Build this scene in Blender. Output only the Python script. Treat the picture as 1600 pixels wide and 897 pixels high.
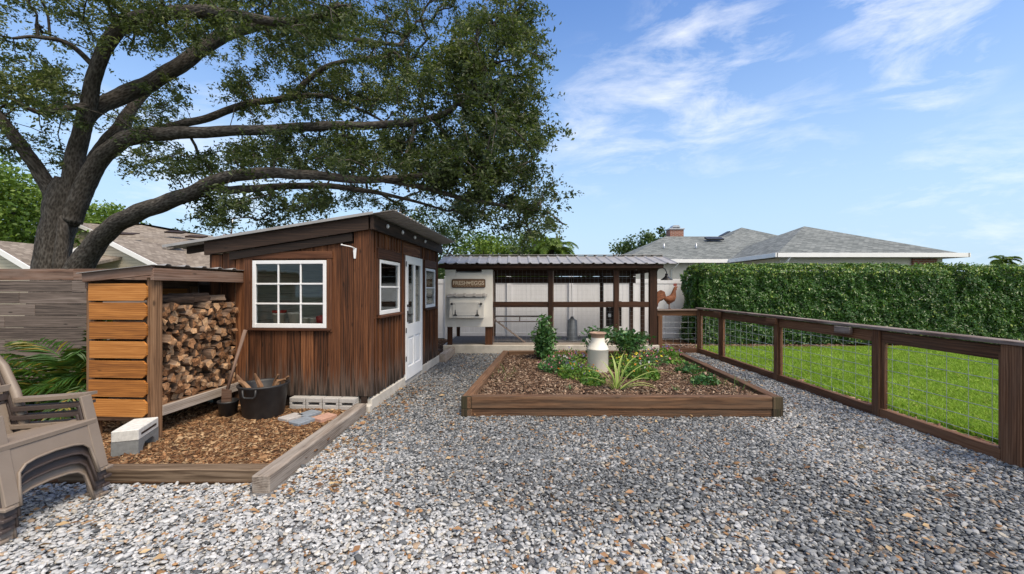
import bpy, math, random
import numpy as np
from mathutils import Vector, Matrix, Euler
R = math.radians
random.seed(7); rng = np.random.default_rng(11)
for o in list(bpy.data.objects): bpy.data.objects.remove(o)
scene = bpy.context.scene
C = scene.collection

# ------------------------------------------------------------------ camera, sky, sun, exposure
F = 650.0; HZ = 451.0; CAMZ = 1.55; CX = 800.0
cam_d = bpy.data.cameras.new('camera'); cam = bpy.data.objects.new('camera', cam_d); C.objects.link(cam)
cam_d.sensor_width = 36; cam_d.lens = 36*F/1600; cam_d.shift_y = 2.5/1600
cam_d.clip_start = .05; cam_d.clip_end = 1500
cam.location = (0, 0, CAMZ); cam.rotation_euler = (R(90), 0, 0)
scene.camera = cam
SUN_EL, SUN_AZ = 56, 42          # azimuth measured from behind the camera, negative = to the left
w = bpy.data.worlds.new('World'); scene.world = w; w.use_nodes = True
nt = w.node_tree; N = nt.nodes; L = nt.links; N.clear()
bg = N.new('ShaderNodeBackground'); wo = N.new('ShaderNodeOutputWorld'); L.new(bg.outputs[0], wo.inputs[0])
sky = N.new('ShaderNodeTexSky'); sky.sky_type = 'NISHITA'; sky.sun_disc = False
sky.sun_elevation = R(SUN_EL); sky.sun_rotation = R(180 + SUN_AZ*-1); sky.air_density = 1.0; sky.dust_density = .7; sky.ozone_density = 1.5
tc = N.new('ShaderNodeTexCoord'); mp = N.new('ShaderNodeMapping'); mp.inputs['Scale'].default_value = (1.9, 1.9, 6.0)
mp.inputs['Rotation'].default_value = (0, R(-12), 0)
L.new(tc.outputs['Generated'], mp.inputs[0])
n1 = N.new('ShaderNodeTexNoise'); n1.inputs['Scale'].default_value = 2.3; n1.inputs['Detail'].default_value = 10; n1.inputs['Roughness'].default_value = .64; n1.inputs['Distortion'].default_value = .35
L.new(mp.outputs[0], n1.inputs['Vector'])
def wmath(op, a, b=None, clamp=False):
    m = N.new('ShaderNodeMath'); m.operation = op; m.use_clamp = clamp
    for i, v in enumerate((a, b)):
        if v is None: continue
        if isinstance(v, (int, float)): m.inputs[i].default_value = v
        else: L.new(v, m.inputs[i])
    return m.outputs[0]
def cloud_spot(px, py, inner, outer, amt):
    d = Vector(((px-CX)/F, 1, (HZ-py)/F)).normalized()
    vm = N.new('ShaderNodeVectorMath'); vm.operation = 'DOT_PRODUCT'; L.new(tc.outputs['Generated'], vm.inputs[0]); vm.inputs[1].default_value = d
    mr = N.new('ShaderNodeMapRange'); mr.interpolation_type = 'SMOOTHSTEP'
    mr.inputs['From Min'].default_value = math.cos(R(outer)); mr.inputs['From Max'].default_value = math.cos(R(inner)); mr.inputs['To Max'].default_value = amt
    L.new(vm.outputs['Value'], mr.inputs['Value']); return mr.outputs[0]
spots = [(1100, 120, 2, 13, .34), (970, 190, 2, 12, .3), (1450, 108, 1, 6, .36), (1430, -10, 1, 9, .42), (1200, 200, 2, 12, .2), (1500, 355, 2, 13, .28), (300, 330, 2, 20, .25)]
acc = None
back = Vector((.1, -.62, .78)).normalized()
for s in spots:
    o_ = cloud_spot(*s); acc = o_ if acc is None else wmath('MAXIMUM', acc, o_)
cl = wmath('ADD', acc, wmath('MULTIPLY', wmath('SUBTRACT', n1.outputs['Fac'], .53), 4.0))
cl = wmath('MULTIPLY', cl, acc, True); cl = wmath('MULTIPLY', cl, 1.8, True)
vmb = N.new('ShaderNodeVectorMath'); vmb.operation = 'DOT_PRODUCT'; L.new(tc.outputs['Generated'], vmb.inputs[0]); vmb.inputs[1].default_value = back
mrb = N.new('ShaderNodeMapRange'); mrb.interpolation_type = 'SMOOTHSTEP'; L.new(vmb.outputs['Value'], mrb.inputs['Value']); mrb.inputs['From Min'].default_value = math.cos(R(62)); mrb.inputs['From Max'].default_value = math.cos(R(34))
cl = wmath('MAXIMUM', cl, wmath('MULTIPLY', mrb.outputs[0], wmath('ADD', n1.outputs['Fac'], .45), True))   # unseen bright cloud added behind the camera as neutral frontal fill
mixc = N.new('ShaderNodeMix'); mixc.data_type = 'RGBA'
L.new(cl, mixc.inputs['Factor'])
hs = N.new('ShaderNodeHueSaturation'); hs.inputs['Saturation'].default_value = 1.2; hs.inputs['Value'].default_value = 1.2; hs.inputs['Hue'].default_value = .507
L.new(sky.outputs[0], hs.inputs['Color'])
# horizon paleness: thin haze of the air near the skyline
sx = N.new('ShaderNodeSeparateXYZ'); L.new(tc.outputs['Generated'], sx.inputs[0])
mr = N.new('ShaderNodeMapRange'); mr.interpolation_type = 'SMOOTHSTEP'; L.new(sx.outputs['Z'], mr.inputs['Value'])
mr.inputs['From Min'].default_value = -.05; mr.inputs['From Max'].default_value = .62; mr.inputs['To Min'].default_value = .97; mr.inputs['To Max'].default_value = .0
mixh = N.new('ShaderNodeMix'); mixh.data_type = 'RGBA'; L.new(mr.outputs[0], mixh.inputs['Factor']); L.new(hs.outputs[0], mixh.inputs['A']); mixh.inputs['B'].default_value = (2.7, 3.65, 4.6, 1)
L.new(mixh.outputs['Result'], mixc.inputs['A']); mixc.inputs['B'].default_value = (6.0, 6.0, 6.1, 1)
L.new(mixc.outputs['Result'], bg.inputs['Color']); bg.inputs['Strength'].default_value = .13
sd = bpy.data.lights.new('sun', 'SUN'); sun = bpy.data.objects.new('sun', sd); C.objects.link(sun)
sd.energy = 2.6; sd.angle = R(26); sd.color = (1, .86, .68)
az = R(SUN_AZ); sdir = Vector((math.sin(az)*math.cos(R(SUN_EL)), -math.cos(az)*math.cos(R(SUN_EL)), math.sin(R(SUN_EL))))
sun.rotation_euler = sdir.to_track_quat('Z', 'Y').to_euler(); sun.location = (0, -5, 20)
vs = scene.view_settings; vs.view_transform = 'Standard'; vs.look = 'None'; vs.gamma = 1; vs.use_curve_mapping = False; vs.exposure = .68
scene.render.engine = 'CYCLES'
try:
    scene.cycles.use_denoising = True; scene.cycles.denoiser = 'OPENIMAGEDENOISE'
except Exception: pass
scene.cycles.max_bounces = 8; scene.cycles.transparent_max_bounces = 12; scene.cycles.diffuse_bounces = 4; scene.cycles.caustics_reflective = False; scene.cycles.caustics_refractive = False

# ------------------------------------------------------------------ geometry from sight lines
def G(px, py, z=0.0):            # point of height z seen at a pixel
    Y = F*(CAMZ-z)/(py-HZ); return Vector(((px-CX)/F*Y, Y, z))
def P(px, py, Y): return Vector(((px-CX)/F*Y, Y, CAMZ-(py-HZ)/F*Y))

# ------------------------------------------------------------------ materials
def mat(name):
    m = bpy.data.materials.new(name); m.use_nodes = True; t = m.node_tree
    return m, t.nodes, t.links, t.nodes['Principled BSDF']
def node(N, L, typ, **kw):
    n = N.new(typ)
    for k, v in kw.items():
        if k.startswith('_'): setattr(n, k[1:], v)
        else:
            s = n.inputs[int(k[1:])] if k[0] == 'i' and k[1:].isdigit() else n.inputs[k.replace('__', ' ')]
            if hasattr(v, 'is_output'): L.new(v, s)
            else: s.default_value = v
    return n
def ramp(N, L, fac, stops, interp='LINEAR'):
    r = N.new('ShaderNodeValToRGB'); r.color_ramp.interpolation = interp
    e = r.color_ramp.elements
    while len(e) < len(stops): e.new(.5)
    for i, (p, c) in enumerate(stops):
        e[i].position = p; e[i].color = (*c, 1) if len(c) == 3 else c
    if fac is not None: L.new(fac, r.inputs[0])
    return r.outputs[0]
def attr(N, name): a = N.new('ShaderNodeAttribute'); a.attribute_name = name; return a
def mixrgb(N, L, fac, a, b, blend='MIX'):
    m = N.new('ShaderNodeMix'); m.data_type = 'RGBA'; m.blend_type = blend; m.clamp_factor = True
    for s, v in (('Factor', fac), ('A', a), ('B', b)):
        if isinstance(v, (int, float)): m.inputs[s].default_value = v
        elif isinstance(v, tuple): m.inputs[s].default_value = (*v, 1) if len(v) == 3 else v
        else: L.new(v, m.inputs[s])
    return m.outputs['Result']
def mth(N, L, op, a, b=None, clamp=False):
    m = N.new('ShaderNodeMath'); m.operation = op; m.use_clamp = clamp
    for i, v in enumerate((a, b)):
        if v is None: continue
        if isinstance(v, (int, float)): m.inputs[i].default_value = v
        else: L.new(v, m.inputs[i])
    return m.outputs[0]

def wood(name, dark, mid, light, rough=.75, bump=.5, stain=None, grain=1.0, weather=None, knots=True, low=None):
    m, N, L, B = mat(name)
    bc = attr(N, 'bc').outputs['Vector']; rnd = attr(N, 'rnd').outputs['Fac']
    mp = node(N, L, 'ShaderNodeMapping', Vector=bc, Scale=(1.2*grain, 22*grain, 22*grain))
    ns = node(N, L, 'ShaderNodeTexNoise', Vector=mp.outputs[0], Scale=1.6, Detail=9, Roughness=.62, Distortion=.6)
    mp2 = node(N, L, 'ShaderNodeMapping', Vector=bc, Scale=(3*grain, 120*grain, 120*grain))
    fine = node(N, L, 'ShaderNodeTexNoise', Vector=mp2.outputs[0], Scale=1.2, Detail=5, Roughness=.6)
    mp3 = node(N, L, 'ShaderNodeMapping', Vector=bc, Scale=(.9, 7, 7))
    wv = node(N, L, 'ShaderNodeTexWave', Vector=mp3.outputs[0], Scale=2.2, Distortion=7, Detail=3, Detail__Scale=1.2) if False else None
    wv = N.new('ShaderNodeTexWave'); wv.wave_type = 'RINGS'; wv.rings_direction = 'X'
    L.new(mp3.outputs[0], wv.inputs['Vector']); wv.inputs['Scale'].default_value = 2.4; wv.inputs['Distortion'].default_value = 6; wv.inputs['Detail'].default_value = 3; wv.inputs['Detail Scale'].default_value = .8
    f = mth(N, L, 'ADD', mth(N, L, 'MULTIPLY', ns.outputs['Fac'], .6), mth(N, L, 'MULTIPLY', fine.outputs['Fac'], .2))
    f = mth(N, L, 'ADD', f, mth(N, L, 'MULTIPLY', wv.outputs['Fac'], .14))
    f = mth(N, L, 'ADD', f, mth(N, L, 'MULTIPLY', mth(N, L, 'SUBTRACT', rnd, .5), .2))
    col = ramp(N, L, f, [(.3, dark), (.52, mid), (.72, light)])
    if knots:
        mk = node(N, L, 'ShaderNodeMapping', Vector=bc, Scale=(3.2, 8.5, 8.5))
        vk = node(N, L, 'ShaderNodeTexVoronoi', Vector=mk.outputs[0], Scale=1.0)
        kf = ramp(N, L, vk.outputs['Distance'], [(.06, (1, 1, 1)), (.13, (0, 0, 0))])
        col = mixrgb(N, L, mth(N, L, 'MULTIPLY', kf, .75), col, tuple(x*.45 for x in dark))
    geo = N.new('ShaderNodeNewGeometry')
    if weather:                                     # grey weathered patches
        wn = node(N, L, 'ShaderNodeTexNoise', Vector=mp3.outputs[0], Scale=1.1, Detail=6, Roughness=.7)
        wf = ramp(N, L, wn.outputs['Fac'], [(.42, (0, 0, 0)), (.62, (1, 1, 1))])
        col = mixrgb(N, L, mth(N, L, 'MULTIPLY', wf, weather[1]), col, weather[0])
    if low:                                         # splash-back wear near the foot of the boards (z0, z1)
        sp = N.new('ShaderNodeSeparateXYZ'); L.new(geo.outputs['Position'], sp.inputs[0])
        ms = node(N, L, 'ShaderNodeMapping', Vector=bc, Scale=(1.0, 26, 26))
        sn = node(N, L, 'ShaderNodeTexNoise', Vector=ms.outputs[0], Scale=1.0, Detail=6, Roughness=.65)
        hh = node(N, L, 'ShaderNodeMapRange', Value=sp.outputs['Z'], i1=low[0], i2=low[1], i3=1.0, i4=0.0).outputs[0]
        st = mth(N, L, 'ADD', hh, mth(N, L, 'MULTIPLY', mth(N, L, 'SUBTRACT', sn.outputs['Fac'], .5), 2.2))
        g1 = ramp(N, L, st, [(.45, (0, 0, 0)), (.75, (1, 1, 1))])
        col = mixrgb(N, L, mth(N, L, 'MULTIPLY', mth(N, L, 'MULTIPLY', g1, hh, True), .85), col, (.12, .095, .08))
        g2 = ramp(N, L, mth(N, L, 'ADD', st, mth(N, L, 'MULTIPLY', mth(N, L, 'SUBTRACT', fine.outputs['Fac'], .5), 1.2)), [(.95, (0, 0, 0)), (1.2, (1, 1, 1))])
        g2 = ramp(N, L, mth(N, L, 'SUBTRACT', mth(N, L, 'ADD', st, mth(N, L, 'MULTIPLY', mth(N, L, 'SUBTRACT', fine.outputs['Fac'], .5), 1.0)), .35), [(.42, (0, 0, 0)), (.62, (1, 1, 1))])
        col = mixrgb(N, L, mth(N, L, 'MULTIPLY', g2, .85), col, (.012, .009, .007))
    L.new(col, B.inputs['Base Color']); B.inputs['Roughness'].default_value = rough
    B.inputs['Specular IOR Level'].default_value = .3
    bp = node(N, L, 'ShaderNodeBump', Strength=bump, Distance=.004, Height=f); L.new(bp.outputs[0], B.inputs['Normal'])
    return m
def plain(name, c, rough=.5, metal=0, noise=0, nscale=8, bump=0, dirt=None, spec=.5, bscale=60):
    m, N, L, B = mat(name)
    B.inputs['Roughness'].default_value = rough; B.inputs['Metallic'].default_value = metal; B.inputs['Specular IOR Level'].default_value = spec
    tcn = N.new('ShaderNodeTexCoord')
    ns = node(N, L, 'ShaderNodeTexNoise', Vector=tcn.outputs['Object'], Scale=nscale, Detail=8, Roughness=.65)
    a = tuple(x*(1-noise) for x in c); b = tuple(min(1, x*(1+noise)) for x in c)
    col = ramp(N, L, ns.outputs['Fac'], [(.3, a), (.7, b)])
    if dirt:
        n2 = node(N, L, 'ShaderNodeTexNoise', Vector=tcn.outputs['Object'], Scale=nscale*.45, Detail=10, Roughness=.75)
        col = mixrgb(N, L, mth(N, L, 'MULTIPLY', ramp(N, L, n2.outputs['Fac'], [(.48, (0, 0, 0)), (.68, (1, 1, 1))]), dirt[1]), col, dirt[0])
    L.new(col, B.inputs['Base Color'])
    if bump:
        n3 = node(N, L, 'ShaderNodeTexNoise', Vector=tcn.outputs['Object'], Scale=bscale, Detail=6, Roughness=.7)
        L.new(node(N, L, 'ShaderNodeBump', Strength=bump, Distance=.004, Height=n3.outputs['Fac']).outputs[0], B.inputs['Normal'])
    return m
def leafmat(name, stops, rough=.5, trans=.35, spec=.4):
    m, N, L, B = mat(name)
    r = attr(N, 'rnd').outputs['Fac']
    col = ramp(N, L, r, stops)
    L.new(col, B.inputs['Base Color']); B.inputs['Roughness'].default_value = rough; B.inputs['Specular IOR Level'].default_value = spec
    tr = N.new('ShaderNodeBsdfTranslucent')
    L.new(mixrgb(N, L, .5, col, (.16, .24, .02), 'MIX'), tr.inputs['Color'])
    mx = N.new('ShaderNodeMixShader'); mx.inputs[0].default_value = trans; L.new(B.outputs[0], mx.inputs[1]); L.new(tr.outputs[0], mx.inputs[2])
    L.new(mx.outputs[0], N['Material Output'].inputs['Surface'])
    return m
def colattr(name, rough=.7, spec=.3, bump=0):
    m, N, L, B = mat(name)
    L.new(attr(N, 'col').outputs['Color'], B.inputs['Base Color']); B.inputs['Roughness'].default_value = rough; B.inputs['Specular IOR Level'].default_value = spec
    if bump:
        g = N.new('ShaderNodeNewGeometry')
        ns = node(N, L, 'ShaderNodeTexNoise', Vector=g.outputs['Position'], Scale=160, Detail=4)
        c2 = mixrgb(N, L, .35, attr(N, 'col').outputs['Color'], ramp(N, L, ns.outputs['Fac'], [(.35, (.35, .35, .35)), (.65, (1, 1, 1))]), 'MULTIPLY')
        L.new(c2, B.inputs['Base Color'])
        L.new(node(N, L, 'ShaderNodeBump', Strength=bump, Distance=.003, Height=ns.outputs['Fac']).outputs[0], B.inputs['Normal'])
    return m

M = {}
M['siding'] = wood('stained_siding', (.024, .0095, .004), (.12, .044, .0175), (.27, .113, .047), bump=.8, low=(.15, .95), grain=.62)
M['trimwood'] = wood('stained_trim', (.03, .011, .0055), (.085, .033, .0155), (.16, .067, .032), bump=.4)
M['beam'] = wood('dark_beam', (.008, .006, .005), (.03, .018, .013), (.07, .04, .026), bump=.4)
M['coopwood'] = wood('coop_stain', (.018, .0075, .004), (.052, .022, .0115), (.1, .044, .024), bump=.3)
M['railwood'] = wood('rail_stain', (.045, .019, .009), (.14, .062, .03), (.25, .127, .068), bump=.4, weather=((.17, .105, .068), .35))
M['capwood'] = wood('weathered_cap', (.05, .03, .024), (.14, .095, .075), (.27, .21, .18), bump=.5, weather=((.33, .28, .25), .8))
M['orange'] = wood('amber_plank', (.17, .06, .014), (.42, .165, .036), (.57, .26, .075), bump=.3, rough=.6, knots=True)
M['postwood'] = wood('treated_post', (.07, .036, .018), (.2, .11, .06), (.34, .21, .12), bump=.6)
M['fascia'] = wood('rack_fascia', (.05, .026, .017), (.16, .09, .062), (.29, .19, .145), bump=.6, weather=((.24, .18, .15), .6))
M['greywood'] = wood('grey_fence_board', (.055, .043, .037), (.155, .122, .106), (.27, .225, .2), bump=.6)
M['timber'] = wood('landscape_timber', (.04, .02, .011), (.17, .09, .048), (.34, .2, .115), bump=1.0, weather=((.1, .068, .046), .6))
M['timberdark'] = wood('timber_end', (.02, .016, .009), (.07, .05, .028), (.14, .1, .06), bump=.8, weather=((.03, .035, .015), .6))
M['greytimber'] = wood('grey_timber', (.12, .095, .078), (.27, .225, .19), (.44, .38, .33), bump=.6, weather=((.42, .38, .34), .6))
M['browntimber'] = wood('brown_timber', (.07, .045, .028), (.2, .145, .1), (.33, .26, .2), bump=.5)
M['tanboard'] = wood('inner_board', (.55, .46, .34), (.72, .63, .5), (.82, .74, .62), bump=.2, knots=False)
M['white'] = plain('white_paint', (.78, .79, .8), .4, noise=.04, nscale=4)
M['vinyl'] = plain('white_vinyl', (.74, .75, .79), .35, noise=.03, nscale=2, dirt=((.5, .5, .5), .25))
M['coopwhite'] = plain('coop_white', (.84, .81, .75), .5, noise=.05, nscale=5, dirt=((.6, .54, .46), .35))
M['black'] = plain('black_metal', (.015, .015, .017), .4, spec=.5)
M['tub'] = plain('black_rubber', (.018, .019, .022), .5, noise=.3, nscale=9, dirt=((.08, .07, .06), .25))
M['conc'] = plain('concrete', (.42, .41, .4), .9, noise=.2, nscale=14, bump=.6, dirt=((.25, .23, .2), .4))
M['slab'] = plain('pale_concrete', (.5, .47, .42), .9, noise=.15, nscale=6, bump=.4, dirt=((.33, .3, .25), .55))
M['cinder'] = plain('cinder_block', (.62, .62, .6), .95, noise=.2, nscale=25, bump=1.0, bscale=90)
M['cinderdark'] = plain('grey_block', (.2, .21, .215), .95, noise=.2, nscale=25, bump=1.0, bscale=90)
M['pink'] = plain('pink_paver', (.42, .25, .19), .9, noise=.2, nscale=20, bump=.5)
M['bluegrey'] = plain('blue_grey_paver', (.2, .23, .27), .9, noise=.2, nscale=20, bump=.5)
M['greypaver'] = plain('grey_paver', (.38, .36, .35), .9, noise=.2, nscale=20, bump=.5)
M['chair'] = plain('taupe_plastic', (.225, .18, .145), .5, noise=.05, nscale=7, dirt=((.28, .235, .195), .4), bump=.12, bscale=250)
M['chairdark'] = plain('dark_plastic', (.06, .045, .042), .5, noise=.1, nscale=7, dirt=((.09, .07, .062), .35))
M['galv'] = plain('galvanised', (.45, .47, .5), .42, metal=.7, noise=.12, nscale=10)
M['roofmetal'] = plain('metal_roof', (.36, .35, .345), .5, metal=.25, noise=.16, nscale=3, dirt=((.2, .185, .17), .5))
M['rust'] = plain('rusty_copper', (.2, .07, .03), .65, metal=.3, noise=.5, nscale=14, bump=.8, dirt=((.07, .025, .014), .85))
M['feeder'] = plain('dull_zinc', (.17, .185, .2), .5, metal=.4, noise=.15, nscale=9)
M['can'] = plain('cream_enamel', (.74, .71, .64), .45, noise=.06, nscale=5, dirt=((.45, .35, .24), .45))
M['canrim'] = plain('worn_rim', (.33, .22, .16), .7, noise=.3, nscale=18)
M['pot'] = plain('cream_pot', (.62, .58, .52), .6, noise=.05)
M['red'] = plain('red_cloth', (.35, .03, .025), .8, noise=.3, nscale=20)
M['print'] = plain('faded_print', (.3, .34, .3), .6, noise=.5, nscale=7)
M['litter'] = plain('coop_litter', (.13, .12, .115), .95, noise=.3, nscale=20, bump=.6)
def siding_mat(name, c, period=.12):
    m, N, L, B = mat(name)
    g = N.new('ShaderNodeNewGeometry'); s = N.new('ShaderNodeSeparateXYZ'); L.new(g.outputs['Position'], s.inputs[0])
    fr = mth(N, L, 'FRACT', mth(N, L, 'DIVIDE', s.outputs['Z'], period))
    ns = node(N, L, 'ShaderNodeTexNoise', Vector=g.outputs['Position'], Scale=1.3, Detail=6)
    L.new(mixrgb(N, L, mth(N, L, 'LESS_THAN', fr, .1), ramp(N, L, ns.outputs['Fac'], [(.3, tuple(x*.92 for x in c)), (.7, c)]), tuple(x*.55 for x in c)), B.inputs['Base Color'])
    L.new(node(N, L, 'ShaderNodeBump', Strength=1.0, Distance=.02, Height=fr).outputs[0], B.inputs['Normal']); B.inputs['Roughness'].default_value = .6
    return m
M['lap'] = siding_mat('lap_siding', (.66, .6, .48))
M['stucco'] = plain('cream_stucco', (.74, .7, .63), .9, noise=.05, nscale=1.5, bump=.3)
def shingles(name, c1, c2, c3, rw=.16):
    m, N, L, B = mat(name)
    bc = attr(N, 'bc').outputs['Vector']
    bt = N.new('ShaderNodeTexBrick'); L.new(bc, bt.inputs['Vector']); bt.offset = .5
    bt.inputs['Scale'].default_value = 1; bt.inputs['Brick Width'].default_value = .22; bt.inputs['Row Height'].default_value = rw*.8; bt.inputs['Mortar Size'].default_value = .008; bt.inputs['Bias'].default_value = 0
    bt.inputs['Color1'].default_value = (0, 0, 0, 1); bt.inputs['Color2'].default_value = (1, 1, 1, 1); bt.inputs['Mortar'].default_value = (0, 0, 0, 1)
    n1 = node(N, L, 'ShaderNodeTexNoise', Vector=bc, Scale=90, Detail=3)
    n2 = node(N, L, 'ShaderNodeTexNoise', Vector=bc, Scale=.5, Detail=8, Roughness=.6)
    f = mth(N, L, 'ADD', mth(N, L, 'MULTIPLY', bt.outputs['Color'], .35), mth(N, L, 'MULTIPLY', n1.outputs['Fac'], .35))
    f = mth(N, L, 'ADD', f, mth(N, L, 'MULTIPLY', n2.outputs['Fac'], .5))
    L.new(ramp(N, L, f, [(.35, c1), (.6, c2), (.85, c3)]), B.inputs['Base Color']); B.inputs['Roughness'].default_value = .95; B.inputs['Specular IOR Level'].default_value = .15
    L.new(node(N, L, 'ShaderNodeBump', Strength=.7, Distance=.02, Height=bt.outputs['Fac'] , _invert=True).outputs[0], B.inputs['Normal'])
    return m
M['greyshingle'] = shingles('grey_shingle', (.1, .112, .115), (.165, .182, .185), (.25, .268, .27))
M['tanshingle'] = shingles('tan_shingle', (.14, .118, .098), (.235, .2, .168), (.34, .3, .255))
def brickm():
    m, N, L, B = mat('red_brick')
    t = N.new('ShaderNodeTexCoord'); bt = N.new('ShaderNodeTexBrick'); mp = node(N, L, 'ShaderNodeMapping', Vector=t.outputs['Object'], Rotation=(R(90), 0, 0)); L.new(mp.outputs[0], bt.inputs['Vector'])
    bt.inputs['Scale'].default_value = 1; bt.inputs['Brick Width'].default_value = .22; bt.inputs['Row Height'].default_value = .075; bt.inputs['Mortar Size'].default_value = .01
    bt.inputs['Color1'].default_value = (.28, .1, .06, 1); bt.inputs['Color2'].default_value = (.2, .07, .045, 1); bt.inputs['Mortar'].default_value = (.35, .3, .27, 1)
    L.new(bt.outputs['Color'], B.inputs['Base Color']); B.inputs['Roughness'].default_value = .9; return m
M['brick'] = brickm()
def barkm():
    m, N, L, B = mat('oak_bark')
    bc = attr(N, 'bc').outputs['Vector']
    mp = node(N, L, 'ShaderNodeMapping', Vector=bc, Scale=(9, 26, 26))
    v = node(N, L, 'ShaderNodeTexVoronoi', Vector=mp.outputs[0], Scale=1.3, _feature='F1'); v.inputs['Randomness'].default_value = 1
    n = node(N, L, 'ShaderNodeTexNoise', Vector=mp.outputs[0], Scale=1.2, Detail=9, Roughness=.7, Distortion=.25)
    n2 = node(N, L, 'ShaderNodeTexNoise', Vector=bc, Scale=1.7, Detail=5, Roughness=.6)
    f = mth(N, L, 'ADD', mth(N, L, 'MULTIPLY', v.outputs['Distance'], .5), mth(N, L, 'MULTIPLY', n.outputs['Fac'], .6))
    col = ramp(N, L, f, [(.25, (.022, .019, .017)), (.5, (.062, .054, .047)), (.75, (.13, .118, .105))])
    col = mixrgb(N, L, ramp(N, L, n2.outputs['Fac'], [(.5, (0, 0, 0)), (.7, (.6, .6, .6))]), col, (.03, .026, .02))
    L.new(col, B.inputs['Base Color']); B.inputs['Roughness'].default_value = .95; B.inputs['Specular IOR Level'].default_value = .15
    L.new(node(N, L, 'ShaderNodeBump', Strength=.8, Distance=.03, Height=f).outputs[0], B.inputs['Normal']); return m
M['bark'] = barkm()
def glassm():
    m, N, L, B = mat('window_glass')
    N.remove(B); g = N.new('ShaderNodeBsdfGlossy'); g.inputs['Roughness'].default_value = .02; g.inputs['Color'].default_value = (.9, .95, 1, 1)
    t = N.new('ShaderNodeBsdfTransparent'); t.inputs['Color'].default_value = (.96, .98, .97, 1)
    fr = N.new('ShaderNodeFresnel'); fr.inputs['IOR'].default_value = 1.4
    mx = N.new('ShaderNodeMixShader'); L.new(mth(N, L, 'MULTIPLY', fr.outputs[0], .9, True), mx.inputs[0]); L.new(t.outputs[0], mx.inputs[1]); L.new(g.outputs[0], mx.inputs[2])
    L.new(mx.outputs[0], N['Material Output'].inputs['Surface']); return m
M['glass'] = glassm()
M['stone'] = colattr('gravel_stone', .75, .3, bump=.3)
M['chip'] = colattr('mulch_chip', .9, .15)
M['petal'] = colattr('flower_petal', .6, .3)
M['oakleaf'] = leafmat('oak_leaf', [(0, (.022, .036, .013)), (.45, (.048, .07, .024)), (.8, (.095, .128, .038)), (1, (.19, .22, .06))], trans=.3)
M['brightleaf'] = leafmat('bright_leaf', [(0, (.05, .1, .014)), (.5, (.1, .185, .025)), (1, (.22, .32, .05))], trans=.35)
M['darkleaf'] = leafmat('dark_leaf', [(0, (.02, .05, .014)), (.6, (.045, .09, .025)), (1, (.1, .15, .04))], trans=.25)
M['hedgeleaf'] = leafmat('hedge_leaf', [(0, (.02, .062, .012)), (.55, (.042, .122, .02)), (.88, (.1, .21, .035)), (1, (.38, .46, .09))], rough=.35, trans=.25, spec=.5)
M['palmleaf'] = leafmat('palm_leaf', [(0, (.025, .075, .016)), (.7, (.06, .15, .03)), (1, (.42, .25, .04))], rough=.4, trans=.3)
M['shrubleaf'] = leafmat('shrub_leaf', [(0, (.025, .08, .025)), (.6, (.055, .15, .045)), (1, (.13, .26, .08))], rough=.35, trans=.25)
M['flaxleaf'] = leafmat('variegated_leaf', [(0, (.12, .24, .03)), (.5, (.26, .38, .08)), (1, (.6, .62, .25))], rough=.4, trans=.3)
M['herbleaf'] = leafmat('herb_leaf', [(0, (.05, .13, .02)), (.6, (.1, .24, .035)), (1, (.26, .38, .06))], trans=.35)
M['grass'] = leafmat('lawn_blade', [(0, (.16, .29, .03)), (.5, (.32, .52, .055)), (.9, (.5, .68, .12)), (1, (.5, .46, .18))], rough=.5, trans=.4)

# ------------------------------------------------------------------ mesh helpers
_S = [(a, b, c) for a in (-1, 1) for b in (-1, 1) for c in (-1, 1)]
def _topo():
    idx = {(s, k): i*3+k for i, s in enumerate(_S) for k in range(3)}
    F_ = []
    for k in range(3):
        a, b = (k+1) % 3, (k+2) % 3
        for sg in (-1, 1):
            q = []
            for sa, sb in ((-1, -1), (1, -1), (1, 1), (-1, 1)):
                s = [0, 0, 0]; s[k] = sg; s[a] = sa; s[b] = sb; q.append(idx[(tuple(s), k)])
            F_.append(q if sg > 0 else q[::-1])
    for a in range(3):
        b, c = (a+1) % 3, (a+2) % 3
        for sb in (-1, 1):
            for sc in (-1, 1):
                def v(sa, k):
                    s = [0, 0, 0]; s[a] = sa; s[b] = sb; s[c] = sc; return idx[(tuple(s), k)]
                q = [v(-1, b), v(1, b), v(1, c), v(-1, c)]
                F_.append(q if sb*sc < 0 else q[::-1])
    for s in _S:
        q = [idx[(s, k)] for k in range(3)]
        F_.append(q if s[0]*s[1]*s[2] > 0 else q[::-1])
    return F_
_BF = _topo()
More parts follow.
